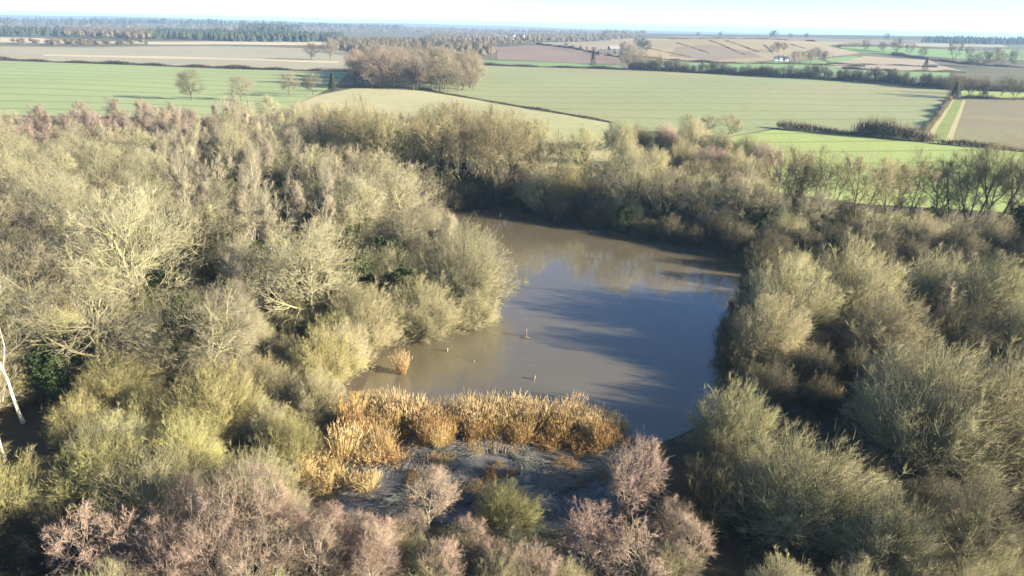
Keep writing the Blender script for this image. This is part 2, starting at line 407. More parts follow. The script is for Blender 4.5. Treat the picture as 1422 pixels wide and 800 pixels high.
def spawn(rg, P, Rd, n, t0, t1, a0, a1, ratio, env, K, up=0., wob=.1, out=0., rk=.6, rmin=.004, lmax=9., lmin=.2, droop=0., spill=.12):
    """n side shoots on each of the parent shoots P"""
    N, Kp, _ = P.shape
    idx = np.repeat(np.arange(N), n); j = np.tile(np.arange(n), N); m_ = len(idx)
    t = t0+(t1-t0)*(j+rg.random(m_))/n; f = t*(Kp-1); k = np.minimum(f.astype(int), Kp-2); w = (f-k)[:, None]
    pos = P[idx, k]*(1-w)+P[idx, k+1]*w; tan = norm(P[idx, k+1]-P[idx, k])
    pr = Rd[idx, k]*(1-w[:, 0])+Rd[idx, k+1]*w[:, 0]
    plen = np.linalg.norm(np.diff(P, axis=1), axis=-1).sum(1)[idx]
    az = GOLD*j+rg.random(m_)*1.2+idx*1.7; th = a0+(a1-a0)*rg.random(m_)
    u, v = frames(tan)
    d = np.cos(th)[:, None]*tan+np.sin(th)[:, None]*(np.cos(az)[:, None]*u+np.sin(az)[:, None]*v)
    c, a = env
    if out: d = d+out*norm(pos-c)
    d = norm(d+np.array([0, 0, 1.])*up)
    if ratio is None: L = env_dist(pos, d, c, a)*(.62+.42*rg.random(m_))
    else:
        L = plen*ratio*(1.15-.6*t)*(.65+.7*rg.random(m_))
        L = np.minimum(L, env_dist(pos, d, c, a)*(1-spill+2*spill*rg.random(m_))+lmin*.6)
    L = np.clip(L, lmin, lmax)
    r0 = np.maximum(np.minimum(pr*rk, L*.022+.004), rmin)
    C = grow(rg, pos, d, L, K, up*.5, wob, droop)
    return C, r0[:, None]*np.linspace(1, .45, K)[None]

def twigs(rg, buf, P, n, L0, L1, a0, a1, r, env, up=0., t0=.1, tone0=.6, spill=.5):
    N, Kp, _ = P.shape
    idx = np.repeat(np.arange(N), n); m_ = len(idx)
    f = (t0+(1-t0)*rg.random(m_))*(Kp-1); k = np.minimum(f.astype(int), Kp-2); w = (f-k)[:, None]
    pos = P[idx, k]*(1-w)+P[idx, k+1]*w; tan = norm(P[idx, k+1]-P[idx, k])
    az = rg.random(m_)*2*math.pi; th = a0+(a1-a0)*rg.random(m_); u, v = frames(tan)
    d = norm(np.cos(th)[:, None]*tan+np.sin(th)[:, None]*(np.cos(az)[:, None]*u+np.sin(az)[:, None]*v)+np.array([0, 0, 1.])*up)
    L = L0+(L1-L0)*rg.random(m_)
    cones(buf, pos, pos+d*L[:, None], r*(.7+.6*rg.random(m_)), tone0, 1.)

def shell(rg, buf, env, n, L0, L1, r, zmin, up, seed, tone0=.5):
    """the close outer layer of fine shoots, in clumps with gaps between"""
    c, a = env
    d = norm(rg.normal(size=(n*2, 3))); d = d[d[:, 2] > zmin]
    ph = seed*1.7
    g = np.sin(7*d[:, 0]+4*d[:, 2]+ph)+np.sin(7.5*d[:, 1]-3*d[:, 0]+2.1*ph)+np.sin(8*d[:, 2]+5*d[:, 1]+ph*.7)+.6*np.sin(15*d[:, 0]+13*d[:, 1]+ph)
    k = g+.9*rg.normal(size=len(d)) > -.5; d, g = d[k][:n], g[k][:n]; n = len(d)
    lob = .90+.085*g+.10*rg.normal(size=n)
    p = c+d*a*(lob*(.42+.5*rg.random(n)**.6))[:, None]
    e = norm(d*.55+np.array([0, 0, up])+rg.normal(0, .3, (n, 3)))
    cones(buf, p, p+e*(L0+(L1-L0)*rg.random(n)**1.5)[:, None], r*(.6+.9*rg.random(n)), tone0, 1.)

def ivy_on(rg, buf, P, Rd, n, spread=.35, size=.16):
    """leaves wrapped round stems"""
    N, Kp, _ = P.shape
    i = rg.integers(0, N, n); f = rg.random(n)*(Kp-1)*.98; k = f.astype(int); w = (f-k)[:, None]
    pos = P[i, k]*(1-w)+P[i, k+1]*w+norm(rg.normal(size=(n, 3)))*(Rd[i, k][:, None]+spread*rg.random((n, 1)))
    leaves(rg, buf, pos, size)

def leaves(rg, buf, pos, size):
    n = len(pos); d = norm(rg.normal(size=(n, 3))); u, v = frames(d); s = (size*(.6+.8*rg.random(n)))[:, None]
    V = np.stack([pos-u*s, pos+v*s*.6+d*s*.2, pos+u*s, pos-v*s*.6+d*s*.2], 1)
    buf.add(V, np.arange(4*n).reshape(-1, 4), tone=np.repeat(rg.random(n), 4))

def build(name, tb, cb, mt, mc, ib=None):
    return {'trunk': tb.mesh(name+'_trunk', [mt]), 'crown': cb.mesh(name+'_crown', [mc]), 'ivy': ib.mesh(name+'_ivy', [M['ivy']]) if ib else None}

def tree_proto(name, seed, h=12., rx=5.2, clear=.28, n1=11, n2=9, n3=8, n4=9, a1=(.6, 1.15), mt='oak_bark', mc='oak', r0=.26, up=.18, tw=(.25, .7), tr=.009,
               forks=1, lean=.08, ivy=0, wob=.13, droop=0., ns=0, rm=(.016, .0115)):
    rg = np.random.default_rng(seed); tb, cb = Buf(), Buf()
    env = (np.array([0, 0, h*(.5+clear*.42)]), np.array([rx, rx*(.9+.2*rg.random()), h*(.5-clear*.42)+.01]))
    az = np.arange(forks)*2*math.pi/forks+rg.random()*6; sp = lean if forks == 1 else lean+.22
    d0 = np.stack([np.cos(az)*sp, np.sin(az)*sp, np.ones(forks)], -1)
    L0 = np.full(forks, h*(.8 if forks == 1 else .84))*(.85+.15*rg.random(forks))
    T = grow(rg, np.column_stack([np.cos(az)*.15*(forks > 1), np.sin(az)*.15*(forks > 1), np.full(forks, -.25)]), d0, L0, 9, .02, .07)
    TR = np.full((forks, 1), r0/forks**.45)*np.linspace(1, .22, 9)[None]**1.1
    TR[:, 0] *= 1.35
    tubes(tb, T, TR, 7, 0, .4)
    B1, R1 = spawn(rg, T, TR, n1, clear, .98, a1[0], a1[1], None, env, 8, up, wob, .3, .62, .02, lmax=rx*1.6)
    tubes(tb, B1, R1, 5, .2, .7)
    B2, R2 = spawn(rg, B1, R1, n2, .18, .97, .5, 1.15, .55, env, 6, up*.8, wob*1.15, .2, .65, rm[0])
    tubes(cb, B2, R2, 4, .1, .4)
    B3, R3 = spawn(rg, B2, R2, n3, .12, 1., .4, 1.1, .55, env, 4, up*.7, wob*1.1, .15, .7, rm[1], lmin=.3, droop=droop)
    tubes(cb, B3, R3, 3, .3, .75)
    twigs(rg, cb, B3, n4, tw[0], tw[1], .25, 1., tr, env, up*.6-droop)
    twigs(rg, cb, B2, 4, tw[0], tw[1]*1.1, .3, 1., tr, env, up*.6-droop, .4)
    if ns: shell(rg, cb, env, ns, .35, 1.1, tr, -.35, .4, seed)
    ib = None
    if ivy:
        ib = Buf(); ivy_on(rg, ib, T[:, :6], TR[:, :6], ivy, .45, .15); ivy_on(rg, ib, B1[:, :3], R1[:, :3], ivy//2, .3, .14)
    return build(name, tb, cb, M[mt], M[mc], ib)

def bush_proto(name, seed, h=6., rx=4., ns=46, n1=9, n2=7, n3=5, mt='willow_stem', mc='willow', spread=.9, tw=(.25, .6), tr=.009, base=.5, up=.1, r0=.05, low=.12):
    """many stems from one stool, spreading to a dome"""
    rg = np.random.default_rng(seed); tb, cb = Buf(), Buf()
    env = (np.array([0, 0, h*low]), np.array([rx, rx*(.85+.3*rg.random()), h*(1-low)]))
    az = GOLD*np.arange(ns)+rg.random(ns); th = spread*1.25*np.sqrt((np.arange(ns)+.5)/ns)
    d = np.stack([np.cos(az)*np.sin(th), np.sin(az)*np.sin(th), np.cos(th)], -1)
    pos = np.stack([np.cos(az)*base*th, np.sin(az)*base*th, np.full(ns, -.15)], -1)
    lob = 1+.11*np.sin(3*az+seed)+.08*np.sin(5*az+2*seed)
    L = env_dist(pos, d, *env)*lob*(.6+.46*rg.random(ns))
    T = grow(rg, pos, d, L, 7, .04, .10)
    TR = (r0*(.6+.7*rg.random(ns)))[:, None]*np.linspace(1, .25, 7)[None]
    tubes(tb, T, TR, 3, 0, .6)
    B1, R1 = spawn(rg, T, TR, n1, .25, 1., .25, .9, .36, env, 4, up, .12, .2, .7, .0105, spill=.18)
    tubes(cb, B1, R1, 3, .1, .6)
    B2, R2 = spawn(rg, B1, R1, n2, .1, 1., .25, .9, .6, env, 2, up, .1, .15, .8, .0085, lmin=.3, spill=.25)
    cones(cb, B2[:, 0], B2[:, 1], R2[:, 0], .4, .9)
    twigs(rg, cb, B2, 3, tw[0], tw[1], .2, .85, tr, env, up)
    twigs(rg, cb, B1, 3, tw[0], tw[1]*1.1, .2, .9, tr, env, up, .3)
    shell(rg, cb, env, n3*1000, tw[0], tw[1]*1.7, tr, -.02, .55, seed)
    return build(name, tb, cb, M[mt], M[mc])

def holly_proto(name, seed, h=4., rx=2.2, n=8000, size=.09):
    rg = np.random.default_rng(seed); tb, cb = Buf(), Buf()
    env = (np.array([0, 0, h*.48]), np.array([rx, rx, h*.52]))
    T = grow(rg, np.array([[0, 0, -.2]]), np.array([[.03, .02, 1.]]), np.array([h*.95]), 7, 0, .05); TR = .08*np.linspace(1, .2, 7)[None]
    tubes(tb, T, TR, 5)
    B1, R1 = spawn(rg, T, TR, 34, .06, .97, .8, 1.4, .5, env, 5, .1, .12, .1, .5, .012, lmax=rx)
    tubes(tb, B1, R1, 3)
    B2, R2 = spawn(rg, B1, R1, 6, .2, 1., .4, 1., .5, env, 4, .1, .12, .1, .6, .008)
    N2 = len(B2); i = rg.integers(0, N2, n); k = rg.integers(0, 4, n)
    leaves(rg, cb, B2[i, k]+rg.normal(0, .14, (n, 3)), size)
    return build(name, tb, cb, M['bank_bark'], M['ivy'])

def reed_proto(name, seed, h=3.2, n=200, spread=.5, lean=(0, 0), flop=.13):
    rg = np.random.default_rng(seed); b_ = Buf(); s_ = Buf()
    az = rg.random(n)*2*math.pi; r = spread*np.sqrt(rg.random(n))
    pos = np.stack([np.cos(az)*r, np.sin(az)*r, np.full(n, -.2)], -1)
    d = np.stack([np.cos(az)*r*.6+lean[0]+rg.normal(0, flop*.5, n), np.sin(az)*r*.6+lean[1]+rg.normal(0, flop*.5, n), np.ones(n)], -1)
    L = h*(.36+.66*rg.random(n)**.8)
    P = grow(rg, pos, d, L, 5, -.02, flop*.35)
    tubes(s_, P, np.full((n, 1), .010)*np.linspace(1, .55, 5)[None], 3, 0, .8)
    twigs(rg, b_, P, 6, .3, .8, .08, .4 if flop < .3 else .8, .009, None, .15, .25, .45)
    tip = P[:, -1]; dd = norm(P[:, -1]-P[:, -2])+rg.normal(0, .15, (n, 3))
    cones(b_, tip-dd*.1, tip+dd*(.22+.15*rg.random((n, 1))), .028, .9, 1.)
    return {'stem': s_.mesh(name+'_stem', [M['reed']]), 'leaf': b_.mesh(name+'_leaf', [M['reed']])}

def U0(a, c_): return random.uniform(a, c_)
def put(proto, name, x, y, label, cat, group=None, s=1., sz=None, rz=None, mt=None, mc=None, ivy=True, z=None, tilt=0.):
    """one tree: an Empty at its foot with its trunk, crown and ivy as parts"""
    e = bpy.data.objects.new(name, None); col.objects.link(e); e.empty_display_size = .3
    e.location = (x, y, gz(x, y) if z is None else z)
    e.rotation_euler = (random.uniform(-.05, .05)+tilt, random.uniform(-.05, .05), random.uniform(0, 6.28) if rz is None else rz); k_ = U0(.86, 1.16); e.scale = (s*k_, s/k_, (sz or s)*U0(.9, 1.12))
    tag(e, label, cat, group)
    for part in ('trunk', 'crown', 'ivy'):
        me_ = proto.get(part)
        if me_ is None or (part == 'ivy' and not ivy): continue
        o = link({'trunk': 'trunk', 'crown': 'crown', 'ivy': 'ivy'}[part], me_, e)
        if part != 'trunk': o['kind'] = 'stuff'
        ov = {'trunk': mt, 'crown': mc}.get(part)
        if ov: o.material_slots[0].link = 'OBJECT'; o.material_slots[0].material = M[ov]
    return e

OAK = [tree_proto('oak', 11+i, 11.5, 5.8, .16, 15, 10, 7, 7, a1=(.6, 1.25), up=.08, ns=3600) for i in range(4)]
ASH = [tree_proto('ash', 31+i, 12., 4.2, .2, 14, 9, 7, 7, a1=(.45, .95), up=.18, ns=3500) for i in range(2)]
BIRCH = [tree_proto('birch', 51+i, 12, 2.9, .22, 20, 8, 6, 11, a1=(.5, .95), mt='birch_bark', mc='birch', r0=.12, up=.16, tw=(.25, .7), tr=.0075, lean=.05) for i in range(2)]
PALE = [tree_proto('birch', 61+i, 12.5, 2.8, .3, 18, 7, 6, 9, a1=(.45, .85), mt='birch_bark', mc='birch_pale', r0=.12, up=.2, tr=.008, lean=.03) for i in range(2)]
BARE = [tree_proto('bare_birch', 65+i, 12.5, 2.2, .4, 10, 5, 4, 5, a1=(.35, .8), mt='birch_bark', mc='birch_pale', r0=.15, up=.2, tr=.008, lean=.05) for i in range(2)]
BANK = [tree_proto('bank_tree', 71+i, 12, 4.6, .2, [12, 7, 6, 8][i], 8, 6, 6, a1=(.4, .85), ns=2500, mt='bank_bark', mc='bank', r0=.24, up=.2, forks=f, ivy=v_) for i, (f, v_) in enumerate([(1, 2600), (3, 1500), (4, 0), (2, 0)])]
PINK = [tree_proto('alder', 91+i, 6.5, 2.3, .14, [16, 10, 10][i], 8, 6, 8, a1=(.5, 1.), mt='pink_bark', mc='pink', r0=.09, up=.16, tw=(.15, .45), tr=.0062, forks=f, rm=(.010, .007), ns=1400) for i, f in enumerate([1, 2, 2])]
THORN = [tree_proto('blackthorn', 96+i, 4.6, 2.4, .12, 9, 7, 5, 6, a1=(.5, 1.1), mt='pink_bark', mc='pink', r0=.08, up=.1, tw=(.12, .32), tr=.0085, forks=3, wob=.22, rm=(.013, .010)) for i in range(2)]
WILLOW = [bush_proto('willow', 111+i, 6.8, 4.9, 100, 9, 6, 10) for i in range(3)]; WILLOW.append(WILLOW[0])
SHORE = [bush_proto('shore_willow', 121+i, 9, 5.8, 100, 10, 6, 13, spread=1.0, r0=.07, tw=(.3, .75), tr=.010) for i in range(2)]
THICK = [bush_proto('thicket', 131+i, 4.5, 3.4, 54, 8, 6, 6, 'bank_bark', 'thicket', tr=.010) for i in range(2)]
HOLLY = [holly_proto('holly', 141+i) for i in range(2)]
REED = [reed_proto('reed', 151+i) for i in range(3)]
BENT = [reed_proto('bent_reed', 161+i, 1.9, 130, .7, (.35, .1), .55) for i in range(2)]

taken = []          # feet already placed: x, y, spacing
def free(x, y, r):
    return all((x-a)**2+(y-b_)**2 > ((r+c_)*.5)**2 for a, b_, c_ in taken)
def in_pond(x, y, m_=0.): return seg_dist1(x, y, POND) < m_
def pxof(x, y, z):
    """pixel of a point of the scene, for choosing which kind of tree grows where"""
    d = cam_rot.inverted() @ Vector((x, y, z-CAM_H)); return 711+FPX*d.x/-d.z, 400-FPX*d.y/-d.z

# ---- chosen trees and bushes: (kind list, index, photo point at crown middle, height of that point, scale, name, label, category, extra)
def spot(px, py, zc): return at(px, py, zc)
def one(proto, px, py, zc, s, name, label, cat, group=None, sp=4., **k):
    x, y = spot(px, py, zc); taken.append((x, y, sp)); return put(proto, name, x, y, label, cat, group, s, **k)

# shore willows bulging over the pond from the wood
one(SHORE[0], 640, 378, 4.0, 1.0, 'willow_bush', 'big pale willow dome whose twigs overhang the bend of the pond', 'bush', sp=8, mc='oak')
one(SHORE[1], 588, 322, 4.5, .95, 'willow_bush', 'rounded tawny willow just behind the overhanging dome at the pond bend', 'bush', sp=8, mc='oak')
one(WILLOW[0], 585, 425, 3.2, .95, 'willow_bush', 'low spreading willow trailing into the pond next to the overhanging dome', 'bush', sp=6)
one(WILLOW[1], 505, 442, 3.2, .9, 'willow_bush', 'tangled willow at the inlet, behind the lone reed clump', 'bush', sp=6)
one(WILLOW[2], 660, 425, 2.0, .62, 'willow_bush', 'small willow skirt at the waterline under the overhanging dome', 'bush', sp=4)
one(WILLOW[3], 448, 500, 2.6, .72, 'willow_bush', 'sunlit yellow willow at the end of the inlet', 'bush', sp=5, mc='yellow')
one(SHORE[0], 540, 375, 4., .8, 'willow_bush', 'tall grey-gold willow between oaks and the pond bend', 'bush', sp=6, rz=2.)
# willows on the far side of the shaded water
one(WILLOW[0], 1092, 425, 3.2, 1.22, 'willow_bush', 'broad dull olive willow rising straight out of the shaded pond edge', 'bush', sp=6, mc='olive')
one(WILLOW[1], 1185, 415, 3.2, 1.25, 'willow_bush', 'pale topped olive willow joined to the one at the shaded pond edge', 'bush', sp=6, mc='olive')
one(WILLOW[2], 1230, 470, 2.6, .95, 'willow_bush', 'shadowed willow in front of the pale topped pair', 'bush', sp=5, mc='olive')
one(WILLOW[3], 1068, 482, 2.0, .9, 'willow_bush', 'dark willow leaning over the deep blue shaded water', 'bush', sp=5, mc='olive')
one(WILLOW[2], 1300, 400, 3.4, 1.0, 'willow_bush', 'grey willow beside the white snapped birch trunk', 'bush', sp=5, mc='olive')
one(WILLOW[0], 1375, 420, 3.4, 1.15, 'willow_bush', 'tall upright willow with warm straw tips behind the dark hollow', 'bush', sp=6, mc='olive', rz=1.)
one(WILLOW[3], 1330, 480, 2., .8, 'willow_bush', 'low dark willow in the hollow between the willow domes', 'bush', sp=5, mc='thicket')
one(WILLOW[1], 1440, 470, 3., 1., 'willow_bush', 'olive willow at the edge of the dark hollow', 'bush', sp=5, mc='olive')
# willows on this side
one(WILLOW[1], 1022, 600, 2.6, .8, 'willow_bush', 'golden topped willow standing in the marsh beside the reeds', 'bush', sp=5, mc='olive')
one(WILLOW[2], 1115, 690, 3., 1.1, 'willow_bush', 'broad straw-coloured willow dome with dark gaps on both sides', 'bush', sp=6, mc='olive')
one(WILLOW[3], 1290, 595, 3.4, 1.25, 'willow_bush', 'large rounded green-grey willow above the straw-coloured dome', 'bush', sp=6, mc='olive')
one(WILLOW[0], 1400, 600, 3.4, 1.25, 'willow_bush', 'large green-grey willow joined to the rounded one', 'bush', sp=6, mc='olive')
one(WILLOW[1], 1235, 760, 2.6, .75, 'willow_bush', 'low olive willow under the mossy forked tree', 'bush', sp=4.5, mc='olive')
for px, py in ((1425, 800), (1380, 815), (1460, 770), (1330, 830), (1190, 830), (1090, 830)): one(WILLOW[px % 3], px, py, 1.6, .5, 'scrub_bush', 'low dark scrub willow round the foot of the mossy forked tree', 'bush', 'scrub round the mossy tree', sp=3, mc='olive')
one(WILLOW[0], 985, 700, 2., .7, 'willow_bush', 'shaded willow in the gully beside the pink alder', 'bush', sp=4.5, mc='thicket')
one(WILLOW[2], 705, 712, 1.6, .5, 'willow_bush', 'small fan of green-yellow willow stems at the edge of the frosty marsh', 'bush', sp=3, mc='yellow')
one(ASH[0], 1345, 745, 4., .6, 'mossy_tree', 'forked tree with mossy yellow-green limbs and dark twigs among the willows', 'tree', sp=4, mc='thicket', mt='yellow')
one(PINK[1], 880, 680, 3., 1.0, 'alder_tree', 'full pink twigged alder between the frosty marsh and the willows', 'tree', sp=4)
one(PINK[0], 595, 690, 3., .75, 'alder_tree', 'small pointed pink-grey alder beside the frosty marsh', 'tree', sp=3)
one(PINK[2], 930, 735, 2., .6, 'alder_tree', 'low reddish alder under the full pink alder', 'tree', sp=3)
one(THORN[0], 815, 765, 2., 1., 'blackthorn_bush', 'knobbly pale lichen covered thorn bush below the pink alder', 'bush', sp=4)
one(THORN[1], 880, 790, 2., .9, 'blackthorn_bush', 'knobbly thorn bush with upright pale shoots, second from the pink alder', 'bush', sp=4)
one(THORN[1], 118, 775, 2.5, 1.0, 'blackthorn_bush', 'ash-pale knobbly thorn bush in front of the dark thicket', 'bush', sp=4)
one(THORN[0], 190, 770, 2.5, 1.0, 'blackthorn_bush', 'ash-pale knobbly thorn bush next to the pinkish birches', 'bush', sp=4)
for i, (px, py, s) in enumerate([(270, 730, .85), (340, 745, 1.), (395, 745, .8), (455, 752, .7), (520, 765, .65), (300, 790, .8), (440, 790, .8), (235, 760, .8), (370, 735, .7), (490, 745, .55), (360, 800, .85), (235, 805, .8), (520, 800, .7)]):
    one(PINK[i % 3], px, py, 2.8, s, 'alder_tree', 'pinkish thin twigged sapling in the front thicket of pale stems', 'tree', 'pinkish saplings in the front thicket', sp=3, mc='pink', mt='birch_bark')
for i, (px, py, s) in enumerate([(520, 790, .62), (570, 745, .5), (655, 760, .5), (610, 800, .6), (740, 800, .55), (690, 790, .5), (960, 770, .6), (490, 760, .6)]):
    one(PINK[i % 3], px, py, 2., s, 'alder_tree', 'thin fawn-pink sapling in the strip in front of the marsh', 'tree', 'saplings in front of the marsh', sp=2.5)
for i, (px, py, s) in enumerate([(560, 775, .6), (640, 770, .6), (720, 780, .6), (600, 810, .6), (690, 820, .6), (780, 815, .55), (510, 790, .6), (930, 800, .6)]):
    one(WILLOW[i % 4], px, py, 1.4, s*.72, 'scrub_bush', 'low fawn scrub willow in the strip in front of the frosty marsh', 'bush', 'fawn scrub in front of the marsh', sp=3, mc='willow')
# the two white birches at the wood's margin
taken += [(*at(12, 590, 1.), 4.5), (*at(40, 665, 1.), 5.)]
base0 = lambda pr, px, py, sc_, lb: (taken.append((*at(px, py, .6), 4.)), put(pr, 'birch_tree', *at(px, py, .6), lb, 'tree', None, sc_, tilt=.03))
base0(BARE[0], 34, 588, 1.05, 'leaning birch with a bright white bare trunk over a dark gap')
base0(BARE[1], 8, 640, .95, 'white trunked birch beside the leaning one at the dark gap')
# big spreading oaks
one(OAK[0], 190, 370, 7., 1.15, 'oak_tree', 'largest spreading oak of the wood with a fan of pale limbs', 'tree', sp=9)
one(OAK[1], 425, 380, 7., 1.0, 'oak_tree', 'round crowned oak with a dark forked trunk near the inlet willows', 'tree', sp=9)
one(OAK[2], 120, 455, 6., .95, 'oak_tree', 'lower oak with twisted bare limbs below the largest spreading oak', 'tree', sp=8)
one(OAK[3], 270, 470, 6., .95, 'oak_tree', 'tawny oak with tangled limbs above the yellow sallows', 'tree', sp=8)
one(ASH[0], 330, 455, 5., .62, 'ash_tree', 'small pale grey upright tree between two oaks', 'tree', sp=4)

# ---- the rest of the wood, filled in kind by kind
def fill(poly, n, pick, r, tries=40, shore=1.5):
    poly = [(float(a), float(c_)) for a, c_ in poly]; P = np.array(poly); lo, hi = P.min(0), P.max(0); k = 0; cnt = 0
    while k < n*tries and cnt < n:
        k += 1; x, y = random.uniform(lo[0], hi[0]), random.uniform(lo[1], hi[1])
        if seg_dist1(x, y, poly) > 0 or in_pond(x, y, shore): continue
        a = pick(x, y)
        if a is None: continue
        pr, nm, lb, ct, gr, s, zc, rr_, kw = a
        if not free(x, y, rr_*r): continue
        taken.append((x, y, rr_*r)); put(pr, nm, x, y, lb, ct, gr, s, **kw); cnt += 1
    return cnt

def U(a, b_): return random.uniform(a, b_)
def left_wood(x, y):
    px, py = pxof(x, y, 7)
    if not (-190 < px < 720): return None
    q = random.random(); s = U(.78, 1.05)
    if py < 190 and px < 300:
        if q < .62: return random.choice(BIRCH), 'birch_tree', 'purple twigged birch in the belt along the green wheat field', 'tree', 'purple birches along the wheat field', s*.95, 7, 4.2, {}
        return random.choice(OAK), 'oak_tree', 'pale olive oak in the far belt of the wood', 'tree', 'oaks in the far belt of the wood', s*.8, 7, 6.5, {}
    if py < 330 and 220 < px < 500:
        if q < .45: return random.choice(PALE), 'birch_tree', 'slender birch with a pale streak of trunk inside the wood', 'tree', 'pale stemmed birches inside the wood', s*.98, 7, 4.2, {}
        if q < .7: return random.choice(ASH), 'ash_tree', 'upright grey-olive tree among the pale stemmed birches', 'tree', 'upright trees among the birches', s*.95, 7, 5.5, {}
        return random.choice(OAK), 'oak_tree', 'mossy oak among the pale stemmed birches', 'tree', 'mossy oaks among the birches', s*.9, 7, 6.0, {}
    if py < 500:
        if q < .62: return random.choice(OAK), 'oak_tree', 'mossy yellow-olive oak in the middle of the wood', 'tree', 'mossy oaks in the middle of the wood', s*.95, 7, 6.0, {}
        if q < .8: return random.choice(ASH), 'ash_tree', 'upright tawny tree in the middle of the wood', 'tree', 'upright trees in the middle of the wood', s*.9, 7, 5.5, {}
        return random.choice(BIRCH), 'birch_tree', 'brownish birch between the mossy oaks', 'tree', 'brownish birches between the oaks', s*.85, 7, 4.5, {'mc': 'birch_pale'}
    return None
def low_left(x, y):
    px, py = pxof(x, y, 3.5)
    if not (-200 < px < 520): return None
    if py < 465: return None
    if py < 690: return random.choice(WILLOW), 'sallow_bush', 'yellow-green sallow with dense upright stems in front of the oaks', 'bush', 'yellow-green sallows in front of the oaks', (U(.6, .88) if px < 360 else U(.45, .62)), 3, 3.7, {'mc': random.choice(['yellow', 'yellow', 'willow'])}
    if px < 110: return random.choice(THICK), 'thicket_bush', 'dark brown thicket bush in the shaded corner', 'bush', 'dark thicket bushes in the shaded corner', U(.7, .95), 2, 3.8, {}
    return random.choice(WILLOW), 'scrub_bush', 'fawn scrub between the pinkish saplings', 'bush', 'fawn scrub between the saplings', U(.5, .65), 2, 3.3, {}

wood_poly = [at(*p, 7) for p in [(-190, 172), (0, 162), (200, 160), (430, 158), (505, 205), (560, 262), (600, 300), (640, 350), (600, 400), (520, 430), (440, 440), (380, 462), (-190, 462)]]
n1 = fill(wood_poly, 260, left_wood, 1., 60)
sallow_poly = [at(*p, 3.5) for p in [(-200, 465), (430, 470), (440, 545), (430, 590), (375, 615), (350, 655), (440, 735), (480, 860), (-200, 860)]]
n2 = fill(sallow_poly, 110, low_left, 1., 120)
def understorey(x, y):
    px, py = pxof(x, y, 2)
    if not (-100 < px < 640): return None
    return random.choice(HOLLY), 'holly_bush', 'dark green holly under the bare trees of the wood', 'bush', 'hollies under the bare trees', U(.8, 1.6), 2, 1.5, {}
keep = list(taken); taken[:] = []
n3 = fill(wood_poly, 150, understorey, 2.2)
def brush(x, y):
    px, py = pxof(x, y, 2)
    if not (-100 < px < 620 and py > 300): return None
    return random.choice(THICK), 'thicket_bush', 'tawny undergrowth bush between the oak trunks', 'bush', 'undergrowth between the oaks', U(.65, .95), 2, 3.6, {'mc': random.choice(['willow', 'bank', 'bank', 'yellow'])}
n3 += fill(wood_poly, 90, brush, .9, 60)
taken[:] = keep+taken

# ------------------------------------------------------------------ trees of the far bank
def base(proto, px, py, s, name, label, cat, group=None, sp=3.5, **k):
    x, y = on_ground(px, py); taken.append((x, y, sp)); return put(proto, name, x, y, label, cat, group, s, **k)

base(BANK[2], 690, 285, 1.30, 'bank_tree', 'tall tree of several pale stems fanning up from the far bank', 'tree')
base(BANK[3], 648, 280, 1.23, 'bank_tree', 'open crowned two-stemmed tree beside the tall fan of pale stems', 'tree')
base(BANK[0], 612, 276, 1.23, 'bank_tree', 'ivy clad tree at the narrow end of the pond', 'tree')
base(BANK[1], 575, 270, 1.23, 'bank_tree', 'three-stemmed ivy covered tree behind the tawny pond-bend willow', 'tree')
base(SHORE[0], 790, 290, .95, 'willow_bush', 'round golden willow alone at the gap in the far bank', 'bush', mc='yellow', sp=6)
base(WILLOW[2], 838, 296, 1.05, 'willow_bush', 'dark twiggy willow closing the gap beside the golden willow', 'bush', mc='bank', sp=5)
base(WILLOW[1], 745, 290, 1.1, 'willow_bush', 'grey twiggy willow between the golden willow and the fan of stems', 'bush')
base(SHORE[1], 895, 288, .85, 'willow_bush', 'tawny topped willow over an ivy clad trunk at the far bank gap', 'bush', mc='willow', sp=6)
base(BANK[0], 905, 305, .8, 'bank_tree', 'ivy clad trunk under the tawny topped willow', 'tree')
base(OAK[1], 988, 303, .95, 'oak_tree', 'dark branching oak standing in front of the glade on the far bank', 'tree', mt='bank_bark', mc='bank', sp=7)
base(BANK[1], 950, 300, .8, 'bank_tree', 'ivy wrapped tree next to the dark branching oak', 'tree')
rows = [(512, 268), (540, 262), (560, 248), (520, 240), (600, 250), (630, 245), (668, 250), (720, 262), (735, 275), (480, 235), (460, 222), (500, 252), (585, 258), (645, 262), (700, 270), (765, 275), (548, 272), (812, 280), (680, 265)]
for i, (px, py) in enumerate(rows):
    base(BANK[(i*3+1) % 4], px, py, U(1.1, 1.35), 'bank_tree', 'bare tree in the belt between the pond and the rough pasture', 'tree', 'trees between the pond and the pasture')
for i, (px, py, s) in enumerate([(1080, 312, .88), (1100, 316, .85), (1140, 318, .85), (1188, 322, .95), (1232, 318, .85), (1256, 316, .85), (1300, 316, .8), (1318, 312, .85), (1345, 318, .95), (1375, 322, 1.), (1408, 326, 1.), (1440, 330, 1.)]):
    base(BANK[[3, 0, 2, 3, 3, 2, 3, 2, 2, 3, 2, 3][i]], px, py, s*1.2, 'bank_tree', 'bare tree with dark stems in the row against the bright green pasture', 'tree', 'row of bare trees against the green pasture', sp=3, ivy=(i == 1))
